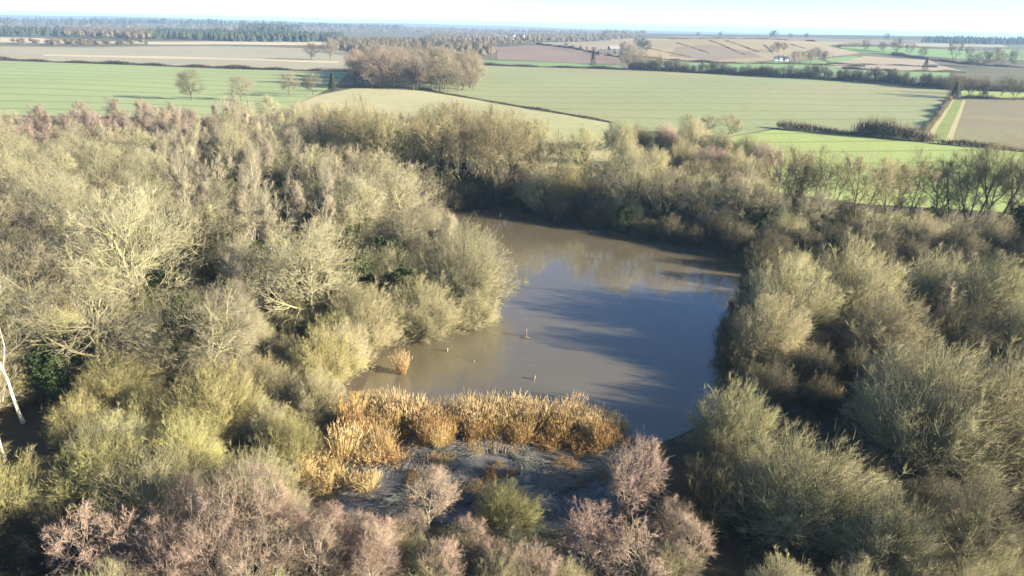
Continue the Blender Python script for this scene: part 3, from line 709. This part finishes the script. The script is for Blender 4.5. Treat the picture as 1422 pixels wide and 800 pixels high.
for i, (px, py, s) in enumerate([(860, 208, .85), (885, 205, .9), (925, 205, .9), (960, 212, .9), (1000, 215, .85), (1035, 222, .8), (1060, 232, .75), (870, 230, .8), (905, 245, .85), (945, 240, .9), (985, 245, .9), (1020, 250, .9), (1050, 262, .8), (965, 270, .8), (1010, 280, .8), (1045, 290, .7)]):
    base([SHORE[i % 2], WILLOW[i % 4]][i % 3 == 0], px, py, s*(1.25 if i % 3 == 0 else .85), 'willow_bush', 'tawny rounded willow in the clump behind the dark branching oak', 'bush', 'tawny willow clump behind the far bank', sp=5, mc=['willow', 'bank', 'pink', 'willow'][i % 4])
for px, py in ((955, 190), (985, 188), (1010, 192)):
    base(OAK[3], px, py, .62, 'oak_tree', 'small round oak on the field side of the tawny willow clump', 'tree', 'small oaks on the field side', mc='bank', mt='bank_bark')
for i, (px, py, s_) in enumerate([(925, 318, .85), (968, 322, .8), (1020, 328, .85), (1060, 332, .8), (1120, 336, .75), (870, 308, .9), (835, 302, .85)]):
    base(BANK[[1, 3, 2, 0, 3, 1, 2][i]], px, py, s_, 'bank_tree', 'golden crowned bare tree rising from the dark far bank scrub', 'tree', 'golden crowned trees on the far bank', mc='oak')
for px, py, s_ in ((862, 312, .62), (1000, 330, .6), (1085, 340, .6)):
    base(SHORE[1], px, py, s_, 'willow_bush', 'rounded olive willow low on the far bank before the trees', 'bush', 'olive willows low on the far bank', mc='olive', sp=4)
def bank_thicket(x, y):  # thicket colour and extra evergreens deepen the shaded foot of the bank
    px, py = pxof(x, y, 1.5)
    if not (500 < px < 1600): return None
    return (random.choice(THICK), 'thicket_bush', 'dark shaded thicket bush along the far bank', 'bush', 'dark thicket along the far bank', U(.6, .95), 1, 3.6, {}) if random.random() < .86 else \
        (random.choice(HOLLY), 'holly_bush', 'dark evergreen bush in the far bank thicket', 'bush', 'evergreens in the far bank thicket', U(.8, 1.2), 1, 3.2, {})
th_poly = [on_ground(*p) for p in [(480, 240), (630, 258), (760, 280), (900, 296), (1010, 314), (1200, 322), (1500, 335), (1560, 380), (1300, 372), (1080, 372), (1040, 372), (930, 345), (760, 312), (640, 292)]]
keep = list(taken); taken[:] = []
n4 = fill(th_poly, 165, bank_thicket, .9, 60, -.6)
taken[:] = keep+taken
for i, (px, py) in enumerate([(1235, 345), (1275, 350), (1320, 350), (1365, 352), (1205, 345)]):
    base(WILLOW[i % 4], px, py, .85, 'willow_bush', 'fawn topped willow in the thicket below the row of bare trees', 'bush', 'fawn willows below the bare row', mc='willow')

# ---- more willows round the shaded hollow and past it, and the trees that keep it in shade
def right_side(x, y):
    px, py = pxof(x, y, 3)
    if px < 930 or py < 360: return None
    if px > 1460:
        return random.choice(WILLOW), 'willow_bush', 'olive willow beyond the dark hollow', 'bush', 'willows beyond the hollow', (U(.7, 1.) if y > 75 else U(.35, .5)), 3, 5.5, {'mc': 'olive'}
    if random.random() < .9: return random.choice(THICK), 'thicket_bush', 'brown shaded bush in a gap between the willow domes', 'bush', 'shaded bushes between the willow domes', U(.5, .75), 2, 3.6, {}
    return random.choice(WILLOW), 'willow_bush', 'olive willow filling in between the large domes', 'bush', 'willows between the large domes', U(.6, .85), 3, 4.8, {'mc': 'olive'}
right_poly = [at(*p, 1) for p in [(1060, 390), (1440, 370), (1750, 400), (1750, 900), (960, 900), (960, 720), (990, 640), (1060, 560), (1040, 480)]]
n5 = fill(right_poly, 95, right_side, 1., 60)
def offside(x, y):
    return random.choice(BANK+OAK), 'bank_tree', 'bare tree standing beyond the willow hollow', 'tree', 'trees beyond the willow hollow', U(1.0, 1.25), 5, 7, {'mt': 'bank_bark', 'mc': 'bank'}
n6 = fill([(88, 84), (92, 104), (150, 100), (170, 70), (150, 55), (110, 60)], 42, offside, .85, 80)
for i, (px, py) in enumerate([(1060, 372), (1054, 388), (1046, 412), (1032, 436), (1024, 462), (1020, 486), (1026, 512), (1042, 538)]):
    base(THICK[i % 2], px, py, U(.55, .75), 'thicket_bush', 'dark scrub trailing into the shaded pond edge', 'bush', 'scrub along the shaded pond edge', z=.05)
e = one(PALE[1], 1318, 420, 4., .55, 'birch_tree', 'thin white snapped birch trunk among grey willows', 'tree')

# ------------------------------------------------------------------ reeds, frosted marsh, stakes
def reed(px, py, label, group, s=1., protos=REED, z=None, mk=None):
    x, y = at(px, py, .1); p = random.choice(protos)
    e = bpy.data.objects.new('reed_clump', None); col.objects.link(e); e.location = (x, y, max(gz(x, y), -.05) if z is None else z)
    e.scale = (s*U(.85, 1.2), s*U(.85, 1.2), s*U(.85, 1.12)); e.rotation_euler = (U(-.08, .08), U(-.08, .08), U(0, 6.28)); tag(e, label, 'reeds', group)
    for nm in ('stem', 'leaf'):
        o = link('reed_'+nm, p[nm], e); o['kind'] = 'stuff'
        if mk: o.material_slots[0].link = 'OBJECT'; o.material_slots[0].material = M[mk]
reed(558, 517, 'lone golden reed clump standing in open water', None, .72, z=-.02)
reed(1147, 575, 'single brown reed tuft in the frosty gap between willows', None, .7, mk='rust')
for i in range(72):
    f = i/71; px = 492+f*373+U(-9, 9); py = 584+12*math.sin(f*2.6)+U(-4, 14)+(14 if f > .85 else 0)
    reed(px, py, 'tall golden reed clump in the sunlit fringe along the pond', 'golden reeds along the pond', U(.42, .95)*(.8 if f > .9 else 1))
for i in range(40):
    px = U(462, 620); py = U(585, 655)
    if px > 560 and py > 622: px -= 90
    reed(px, py, 'bent straw-coloured reed clump in the marsh beside the sallows', 'bent reeds beside the sallows', U(.5, .95), BENT+REED[:1], mk=random.choice([None, None, 'rust']))
for i in range(44): reed(U(365, 520), U(625, 690), 'flattened golden reed tuft at the foot of the sallows', 'flattened golden reeds', U(.5, .8), BENT)
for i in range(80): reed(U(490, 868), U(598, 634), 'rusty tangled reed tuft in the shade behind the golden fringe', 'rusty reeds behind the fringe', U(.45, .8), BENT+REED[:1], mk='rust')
reed(607, 632, 'isolated golden tuft catching the sun inside the frosty marsh', None, .7)
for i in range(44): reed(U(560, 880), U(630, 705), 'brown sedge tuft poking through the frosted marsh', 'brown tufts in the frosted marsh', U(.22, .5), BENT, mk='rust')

m, nt, b = mat('frosted_marsh'); v = coords(nt)
c = mixc(nt, ramp(nt, noise(nt, .45, 6, v, .65, .8), [(.42, (0, 0, 0)), (.6, (1, 1, 1))]), (.04, .028, .016), (.16, .16, .155))
nt.links.new(mixc(nt, .4, c, ramp(nt, noise(nt, 4, 4, v), [(.3, (.05, .04, .03)), (.7, (.26, .25, .24))])), b.inputs['Base Color']); b.inputs['Roughness'].default_value = .9
marsh = [at(*p, .4) for p in [(470, 640), (520, 598), (640, 600), (760, 604), (868, 618), (880, 660), (860, 730), (760, 745), (600, 730), (470, 720)]]
sheet('marsh', marsh, m, .17, .7)
rg = np.random.default_rng(5); bf = Buf(); n = 15000
P = np.array(marsh); X = rg.uniform(P[:, 0].min(), P[:, 0].max(), n); Y = rg.uniform(P[:, 1].min(), P[:, 1].max(), n)
ok = (seg_dist(X, Y, marsh) < -.2) & (np.sin(X*.9+1.3*np.sin(Y*.7))+np.sin(Y*1.1-X*.4) > -.25); X, Y = X[ok], Y[ok]
Z = ground_z(X, Y)+.15; A = np.stack([X, Y, Z], -1)
th = 1.6*np.sin(X*.35)+1.9*np.sin(Y*.45+X*.2)+rg.normal(0, .35, len(X)); L = .5+.7*rg.random(len(X))
mid = A+np.stack([np.cos(th)*L*.5, np.sin(th)*L*.5, .18+.22*rg.random(len(X))], -1)
end = mid+np.stack([np.cos(th)*L*.6, np.sin(th)*L*.6, -.2*rg.random(len(X))], -1)
tubes(bf, np.stack([A, mid, end], 1), np.array([[.012, .014, .005]]).repeat(len(X), 0), 3, 0., 1.)
tag(link('frosted_sedge', bf.mesh('frosted_sedge', [M['sedge']])), 'white frosted sedge lying in swirls over the marsh', 'grass', kind='stuff')

def stake(px, py, h, r, label, lean=(0, 0), board=False):
    x, y = at(px, py, 0); rg = np.random.default_rng(int(px)); bf = Buf()
    P = grow(rg, np.array([[0, 0, -.6]]), np.array([[lean[0], lean[1], 1.]]), np.array([h+.6]), 6, 0, .02)
    tubes(bf, P, r*(1+.12*rg.normal(size=(1, 6)))*np.linspace(1.05, .9, 6)[None], 8, 0, 1)
    k = len(bf.v[0]); t = [(k-8+i, k-8+(i+1) % 8, k) for i in range(8)]
    bf.add(P[:, -1]+np.array([[.02, 0, .05]]), tone=1.); bf.t.append(np.array(t))
    e = bpy.data.objects.new('wooden_stake', None); col.objects.link(e); e.location = (x, y, 0); tag(e, label, 'post')
    link('shaft', bf.mesh('stake', [M['post']]), e)
    if board:
        b2 = Buf(); tubes(b2, np.array([[[-.35, -.5, .02], [0, -.5, .12], [.35, -.48, .03]]]), np.array([[.05, .1, .06]]), 6, .5, 1)
        link('float', b2.mesh('stake_float', [M['post']]), e)
stake(631, 458, .8, .05, 'upright wooden stake in the pond near the overhanging willow')
stake(731, 467, .8, .055, 'wooden stake with a pale float in the middle of the pond', board=True)
stake(621, 488, .35, .10, 'short stump barely above the water near the lone reed clump')
stake(738, 527, .4, .09, 'short pale stub in the water before the golden reeds', (.3, 0))
stake(655, 502, .15, .06, 'tiny stick tip in the water between stump and stub', (.3, 0))

# ------------------------------------------------------------------ hedges and far trees
def path(pts, step):
    W = np.array([on_ground(*p) for p in pts]); o = []
    for a, c_ in zip(W[:-1], W[1:]):
        k = max(1, int(np.hypot(*(c_-a))/step)); o += [a+(c_-a)*i/k for i in range(k)]
    return np.array(o+[W[-1]])
def hedge(pts, h, w, label, mk='hedge', group=None, per=44, gap=.1, r=None):
    C = path(pts, .5); rg = np.random.default_rng(int(abs(pts[0][0])*7+pts[0][1])); d0 = np.hypot(*C[0]); r = r or max(.02, d0*.00022)
    n = min(int(len(C)*.5*per), 30000); i = rg.integers(0, len(C), n)
    amp = np.clip(.75+.3*np.sin(i*.11)+.25*np.sin(i*.037+1)+.15*rg.normal(size=n), .25, 1.4)
    keepm = np.sin(i*.021+pts[0][0])+np.sin(i*.0063) > -1.95+gap*3; i = i[keepm]; amp = amp[keepm]; n = len(i)
    xy = C[i]+rg.normal(0, w*.4, (n, 2)); z = ground_z(xy[:, 0], xy[:, 1])
    A = np.column_stack([xy, z+h*.55*rg.random(n)*amp])
    B = A+np.column_stack([rg.normal(0, .28, (n, 2))*h*.5, h*amp*(.3+.35*rg.random(n))])
    bf = Buf(); cones(bf, A, B, r*(1+rg.random(n)), 0, 1)
    return tag(link('hedge', bf.mesh('hedge', [M[mk]])), label, 'hedge', group)
hedge([(-160, 79), (0, 83.5), (150, 89), (300, 94.5), (420, 98.5), (480, 100)], 2., 1.2, 'thin dark hedge between the stubble and the green wheat')
hedge([(585, 124), (660, 138), (760, 155), (852, 171)], 1.0, .8, 'low dry ditch-side hedge between rough pasture and the big crop field', per=18)
hedge([(1080, 178), (1120, 183), (1175, 187), (1240, 192)], 2.6, 1.2, 'short reddish hedge along the bright green pasture')
hedge([(1190, 187), (1240, 192), (1296, 198)], 4.8, 2.4, 'tall bushy hedge at the corner of track and bright green pasture', per=60)
hedge([(1306, 200), (1422, 211), (1600, 226)], 1.7, 1.1, 'low dark hedge between the weedy plough and the green pasture')
hedge([(1283, 188), (1300, 165), (1319, 139)], 2.2, 1., 'pinkish hedge running up beside the grassy track', 'thicket')
hedge([(664, 90.5), (760, 93.6), (870, 97)], 2., 1.4, 'dark hedge at the far end of the big crop field')
hedge([(875, 97), (1000, 103), (1130, 109.5), (1220, 115), (1322, 125)], 5.0, 3.0, 'long tall hedgerow behind the big crop field', per=50)
hedge([(1322, 124), (1422, 128), (1600, 134)], 6., 4., 'thick hedge of trees behind the paddock', per=60)
hedge([(1336, 137), (1422, 138.6), (1600, 142)], 1.5, 1., 'dark hedge between the paddock and the weedy plough')
hedge([(746, 62), (800, 68), (862, 80)], 2.2, 1.5, 'hedge dividing the red plough from the tan field')
hedge([(870, 78), (930, 84), (1010, 88.5), (1120, 90), (1200, 93)], 2., 1.6, 'dark hedge at the foot of the rough hill')
hedge([(1170, 96), (1240, 99), (1340, 101)], 2., 1.6, 'hedge under the far tan field')
hedge([(1150, 89), (1240, 91), (1300, 94)], 1.6, 1.4, 'thin hedge across the far tan field')
hedge([(1240, 76), (1300, 84), (1360, 91), (1440, 95)], 3., 3., 'dark hedge running down the far green field')
hedge([(1165, 65.5), (1260, 66), (1400, 68)], 2.4, 3., 'hedge along the top of the far green field')
hedge([(930, 54.6), (1010, 53.8), (1090, 55.4), (1130, 58)], 2., 2., 'dark hedge on the crest of the rough hill')

for i, pts in enumerate([[(985, 57), (1010, 66), (1036, 77)], [(1008, 57), (1052, 72)], [(1062, 63), (1072, 73)], [(898, 67), (960, 80)], [(1098, 62), (1135, 73)], [(940, 60), (985, 74)]]):
    hedge(pts, .8, 1.2, 'dark ditch line running down the rough hill', 'hedge', 'ditch lines on the rough hill', per=20)
FT = OAK+BANK[2:]
def far(px, py, s, label, group=None, proto=None, name='field_tree', mc='far_twig', **k):
    x, y = on_ground(px, py); return put(proto or random.choice(FT), name, x, y, label, 'tree', group, s, mt='bank_bark', mc=mc, **k)
far(267, 139, 1.03, 'broad field oak rising behind the purple birches at the wheat', proto=OAK[0], mc='thicket')
far(335, 140, 0.75, 'smaller pale tree at the wheat edge beside the broad oak', proto=OAK[2])
far(403, 134, 0.84, 'first of two bare trees standing at the corner of the wheat field', proto=OAK[1])
far(435, 132, 0.75, 'second of two bare trees at the wheat corner, beside the dark fir', proto=OAK[3])
far(432, 83, 1.1, 'tree in the stubble beyond the fir', proto=OAK[2]); far(458, 84, 1.4, 'taller tree in the stubble next to the copse', proto=OAK[0])
def fir(px, py, h, w, label, group=None):
    x, y = on_ground(px, py); rg = np.random.default_rng(int(px*3)); n = 1500; bf = Buf()
    t = rg.random(n)**.75; z = .06*h+t*h*.94; a = rg.random(n)*6.283; r = w*(1-t)*(.35+.65*rg.random(n))*(1+.2*np.sin(z*5))
    p = np.stack([np.cos(a)*r, np.sin(a)*r, z], -1); q = p+np.stack([np.cos(a)*.5, np.sin(a)*.5, -.25-.2*rg.random(n)], -1)
    cones(bf, p, q, .09, 0, 1)
    tb = Buf(); tubes(tb, np.array([[[0, 0, -.2], [0, 0, h*.5], [0, 0, h]]]), np.array([[.2, .12, .02]]), 6)
    e = bpy.data.objects.new('fir_tree', None); col.objects.link(e); e.location = (x, y, gz(x, y)); tag(e, label, 'tree', group)
    link('trunk', tb.mesh('fir_trunk', [M['bank_bark']]), e); o = link('crown', bf.mesh('fir_crown', [M['conifer']]), e); o['kind'] = 'stuff'
fir(462, 127, 8, 2.2, 'dark pointed fir beside the two bare trees at the wheat corner')
fir(823, 94, 13, 3., 'dark conical tree in the hedge under the red plough')
fir(1284, 100, 12, 3.5, 'dark conical tree in the hedge of the far tan field')
fir(1325, 137, 8, 2.6, 'dark evergreen at the top of the grassy track')

# the copse in the middle fields
copse = pxpoly([(484, 122), (500, 104), (530, 98), (600, 98), (655, 106), (664, 121), (640, 127), (560, 126)])
P = np.array(copse); k = 0; ct = []
while len(ct) < 90 and k < 6000:
    k += 1; x, y = U(P[:, 0].min(), P[:, 0].max()), U(P[:, 1].min(), P[:, 1].max())
    if seg_dist1(x, y, copse) < 0 and all(math.hypot(x-a, y-c_) > 5.2 for a, c_ in ct):
        ct.append((x, y)); put(random.choice(OAK+ASH), 'copse_tree', x, y, 'grey-brown bare tree in the copse amid the fields', 'tree', 'trees of the copse', U(1.1, 1.5), mc=random.choice(['far_twig', 'far_twig', 'birch']), mt='bank_bark')
far(636, 128, 1., 'separate tree at the open corner of the copse', proto=OAK[1]); far(658, 126, .9, 'tree standing just off the copse over its own long shadow', proto=OAK[3])

# hedgerow trees and field trees of the hill country
C = path([(880, 98), (1000, 103.5), (1130, 110), (1220, 115.5), (1318, 125)], 1.)
for i in range(84):
    x, y = C[min(int((i+U(.1, .9))/84*len(C)), len(C)-1)]+np.array([U(-1.5, 1.5), U(-1.5, 1.5)])
    put(random.choice(ASH+BANK[:2]), 'hedgerow_tree', x, y, 'dark upright ivy clad tree in the long hedgerow', 'tree', 'trees of the long hedgerow', U(.45, .78), mc='hedge', mt='bank_bark')
for i, (px, py) in enumerate([(1330, 131), (1345, 137), (1362, 137), (1373, 138), (1408, 140), (1318, 134), (1440, 141), (1390, 133)]):
    far(px, py, U(.75, .95), 'bare tree round the little paddock at the top of the track', 'trees round the paddock', mc='thicket')
for i, (px, py) in enumerate([(786, 68), (795, 70), (806, 71.5), (815, 73), (825, 75), (834, 76), (843, 77), (853, 79), (862, 80)]):
    far(px, py, U(.5, .75), 'dark bush in the hedge between red plough and tan field', 'bushes between plough and tan field', mc='hedge', proto=ASH[i % 2])
for i, (px, py) in enumerate([(868, 92), (878, 95), (886, 97), (896, 96), (874, 84), (882, 78), (868, 74), (905, 98), (915, 97), (892, 88)]):
    far(px, py, U(.8, 1.3), 'fawn tree in the cluster at the corner of the big crop field', 'trees at the crop corner', mc='far_twig')
far(841, 55, 1.6, 'large round tree crowning the tan field', proto=OAK[0], mc='hedge')
for px, py in ((889, 74), (897, 73), (884, 70), (893, 68)): far(px, py, 1.1, 'blue-dark tree in the clump beside the farm sheds', 'trees beside the farm sheds', mc='conifer')
for px, py in ((1072, 76), (1080, 73), (1088, 72), (1078, 70)): far(px, py, .85, 'dark tree in the thicket on the side of the rough hill', 'trees on the rough hill', mc='hedge')
for px, py in ((1110, 86), (1120, 84), (1132, 82), (1140, 86), (1148, 89), (1125, 88), (1102, 88)): far(px, py, U(.8, 1.2), 'brown tree near the white cottages', 'trees near the cottages', mc='hedge')
for i, (px, py, s) in enumerate([(1244, 74, 1.6), (1262, 77, 1.3), (1225, 72, 1.1), (1202, 70, 1.), (1324, 84, 1.6), (1344, 84, 1.2), (1362, 94, 1.5), (1376, 95, 1.6), (1350, 93, 1.2), (1390, 92, 1.3), (1410, 92, 1.4), (1282, 80, 1.)]):
    far(px, py, s, 'lone hedge tree on the far green field', 'hedge trees on the far green field', mc='hedge')
for i, (px, s) in enumerate([(1000, 1.), (1071, 1.3), (1076, 1.4), (1097, 1.), (1230, 1.3), (1285, 1.2), (1120, 1.), (968, 1.)]):
    far(px, 51.5+(px-1000)*.0222, s, 'tiny tree breaking the skyline ridge', 'skyline trees', mc='hedge', proto=OAK[i % 4])

def far_wood(name, pts, n, h, label, mk, conifer=False, r=3.2, k=46):
    poly = pxpoly(pts); P = np.array(poly); rg = np.random.default_rng(int(abs(pts[0][0])*5+pts[0][1]*11)); bf = Buf()
    X = rg.uniform(P[:, 0].min(), P[:, 0].max(), n*6); Y = rg.uniform(P[:, 1].min(), P[:, 1].max(), n*6); ok = seg_dist(X, Y, poly) < 0
    X, Y = X[ok][:n], Y[ok][:n]; Z = relief(X, Y); H = h*(.7+.5*rg.random(len(X))); n = len(X)
    if conifer:
        for lev, (z0, z1, w) in enumerate([(.08, .6, 1.), (.35, .8, .75), (.6, 1., .5)]):
            a = np.arange(7)*2*math.pi/7; rr_ = r*w*(.75+.5*rg.random((n, 7)))
            ring = np.stack([X[:, None]+np.cos(a)*rr_, Y[:, None]+np.sin(a)*rr_, np.broadcast_to((Z+H*z0)[:, None], (n, 7))+rg.normal(0, .4, (n, 7))], -1)
            V = np.concatenate([ring, np.stack([X, Y, Z+H*z1], -1)[:, None]], 1)
            o = np.arange(n)[:, None]*8; i7 = np.arange(7)
            t = np.stack([o+i7, o+(i7+1) % 7, np.broadcast_to(o+7, (n, 7))], -1).reshape(-1, 3); bf.add(V, None, t, tone=.3+.5*rg.random())
    else:
        d = norm(rg.normal(size=(n, k, 3))+np.array([0, 0, .35])); q = d*np.stack([np.full((n, k), r*1.25), np.full((n, k), r*1.25), np.broadcast_to(H[:, None]*.42, (n, k))], -1)*(.6+.5*rg.random((n, k, 1)))
        c_ = np.stack([X, Y, Z+H*.5], -1)[:, None]
        A = (c_+q*.25).reshape(-1, 3); A[:, 2] -= np.repeat(H, k)*.18; cones(bf, A, (c_+q*1.1).reshape(-1, 3), .42, 0., 1.)
    return tag(link(name, bf.mesh(name, [M[mk]])), label, 'wood', kind='stuff')
M['far_bare'] = wood_mat('far_wood_twigs', (.10, .08, .06), (.21, .17, .12), .1)
far_wood('conifer_wood', [(-120, 49), (90, 50), (100, 47), (-120, 44)], 500, 11, 'far conifer plantation behind the pale strips', 'conifer', True, r=4.4)
far_wood('bare_wood', [(88, 52), (205, 57), (215, 50), (100, 46)], 330, 13, 'far fawn wood between two conifer plantations', 'far_bare')
far_wood('conifer_wood', [(200, 54), (330, 58), (470, 60), (480, 54), (330, 49), (205, 47)], 800, 11, 'far conifer plantation beyond the stubble', 'conifer', True, r=4.4)
far_wood('conifer_wood', [(330, 46), (400, 48), (420, 45), (360, 42)], 350, 16, 'blue conifer hill far behind the plantations', 'conifer', True, r=6)
far_wood('bare_wood', [(455, 72), (560, 84), (680, 82), (690, 70), (600, 62), (470, 62)], 520, 12, 'wood behind the copse, grey-brown and level', 'far_bare')
far_wood('bare_wood', [(600, 62), (700, 66), (760, 60), (900, 52), (760, 50), (600, 48)], 700, 12, 'scattered woods across the far plain', 'far_bare', k=24)
far_wood('bare_wood', [(-140, 56), (60, 64), (200, 63), (200, 60), (60, 60), (-140, 53)], 90, 6, 'line of scrub by the far pale strips', 'hedge')
far_wood('conifer_wood', [(1275, 59), (1440, 63), (1520, 64), (1520, 59), (1300, 56.5)], 520, 12, 'dark wood capping the far ridge', 'conifer', True)
far_wood('bare_wood', [(-200, 42), (300, 45), (640, 46), (900, 48), (900, 45), (640, 42), (300, 37), (-200, 33)], 1500, 14, 'distant wooded plain fading to blue', 'far_bare', r=9, k=18)
far_wood('conifer_wood', [(-200, 33), (200, 36), (560, 41), (560, 39), (200, 31), (-200, 27)], 900, 16, 'distant forest ridge fading to blue', 'conifer', True, r=10)

# ------------------------------------------------------------------ far buildings
def plain(name, c, rough=.8):
    m, nt, b = mat(name); nt.links.new(mixc(nt, .3, c, ramp(nt, noise(nt, 1.5, 4, coords(nt)), [(.3, tuple(x*.7 for x in c)), (.7, tuple(min(x*1.1, .9) for x in c))])), b.inputs['Base Color'])
    b.inputs['Roughness'].default_value = rough; return m
M['render'] = plain('white_render', (.78, .76, .7)); M['slate'] = plain('slate', (.12, .11, .11)); M['tin'] = plain('tin', (.26, .25, .24)); M['dark_glass'] = plain('window_glass', (.04, .05, .06), .15); M['tile'] = plain('clay_tile', (.28, .12, .07))
def box(bf, x0, x1, y0, y1, z0, z1):
    v_ = [(x, y, z) for z in (z0, z1) for y in (y0, y1) for x in (x0, x1)]
    bf.add(v_, [(0, 2, 3, 1), (4, 5, 7, 6), (0, 1, 5, 4), (2, 6, 7, 3), (0, 4, 6, 2), (1, 3, 7, 5)])
def house(px, py, L, W, h, label, cat='house', wall='render', roof='slate', rz=0., group=None, chim=True):
    x, y = on_ground(px, py); e = bpy.data.objects.new(cat, None); col.objects.link(e); e.location = (x, y, gz(x, y)); e.rotation_euler = (0, 0, rz); tag(e, label, cat, group)
    bf = Buf(); box(bf, -L/2, L/2, -W/2, W/2, -1, h)
    for sx in (-1, 1): bf.add([(sx*L/2, -W/2, h), (sx*L/2, W/2, h), (sx*L/2, 0, h+W*.4)], None, [(0, 1, 2)])
    link('wall', bf.mesh('wall', [M[wall]], True), e)
    bf = Buf(); o = .35
    for sy in (-1, 1):
        bf.add([(-L/2-o, sy*(W/2+o), h-.25), (L/2+o, sy*(W/2+o), h-.25), (L/2+o, 0, h+W*.4+.12), (-L/2-o, 0, h+W*.4+.12)], [(0, 1, 2, 3)])
        bf.add([(-L/2-o, sy*(W/2+o), h-.1), (L/2+o, sy*(W/2+o), h-.1), (L/2+o, 0, h+W*.4+.3), (-L/2-o, 0, h+W*.4+.3)], [(0, 1, 2, 3)])
    rf = link('roof', bf.mesh('roof', [M[roof]], True), e)
    if chim:
        bf = Buf(); box(bf, L*.3, L*.3+.9, -.4, .4, h, h+W*.4+1.3); link('chimney', bf.mesh('chimney', [M['tile']], True), rf)
    k = max(2, int(L/3.2))
    for i in range(k):
        for zz in ((.9, 3.3) if h > 4 else (.9,)):
            bf = Buf(); cx = -L/2+(i+.5)*L/k; box(bf, cx-.5, cx+.5, -W/2-.04, -W/2+.1, zz, zz+1.2); link('window', bf.mesh('window', [M['dark_glass']], True), e)
for i, px in enumerate((1078, 1084, 1091)): house(px, 84.5+i*.2, 4.5, 4, 2.6+.3*(i == 1), ['white cottage with the tall gable at the foot of the rough hill', 'white cottage in the middle of the three under the hill', 'white cottage next to the brown trees under the hill'][i], rz=.2*i)
house(852, 71, 11, 7, 2.6, 'low farm shed with a pale roof beside the dark clump', 'barn', 'slate', 'tin', .3, chim=False)
house(866, 76, 9, 7, 2.6, 'dark farm shed below the pale roofed shed', 'barn', 'slate', 'slate', -.2, chim=False)
house(838, 77, 10, 7, 2.6, 'brown farm shed in the yard of the pale roofed shed', 'barn', 'tile', 'slate', .1, chim=False)
for i, (px, py) in enumerate([(681, 55), (690, 56), (700, 54.5), (712, 55.5), (722, 56), (660, 53)]): house(px, py, 16, 10, 6, 'pale speck of a house in the far village', rz=i*.7, group='houses of the far village', chim=False)

# ------------------------------------------------------------------ air
m = bpy.data.materials.new('haze'); m.use_nodes = True; nt = m.node_tree; nt.nodes.remove(nt.nodes['Principled BSDF'])
pv = nt.nodes.new('ShaderNodeVolumePrincipled'); pv.inputs['Color'].default_value = (.46, .70, 1, 1); pv.inputs['Density'].default_value = HAZE; pv.inputs['Anisotropy'].default_value = 0.
nt.links.new(pv.outputs[0], nt.nodes['Material Output'].inputs['Volume'])
bf = Buf(); box(bf, -12600, 12600, -12600, 12600, -2.2, 56)
tag(link('haze', bf.mesh('haze', [m], True)), 'thin blue winter haze filling the air over the fields', 'haze', kind='stuff')
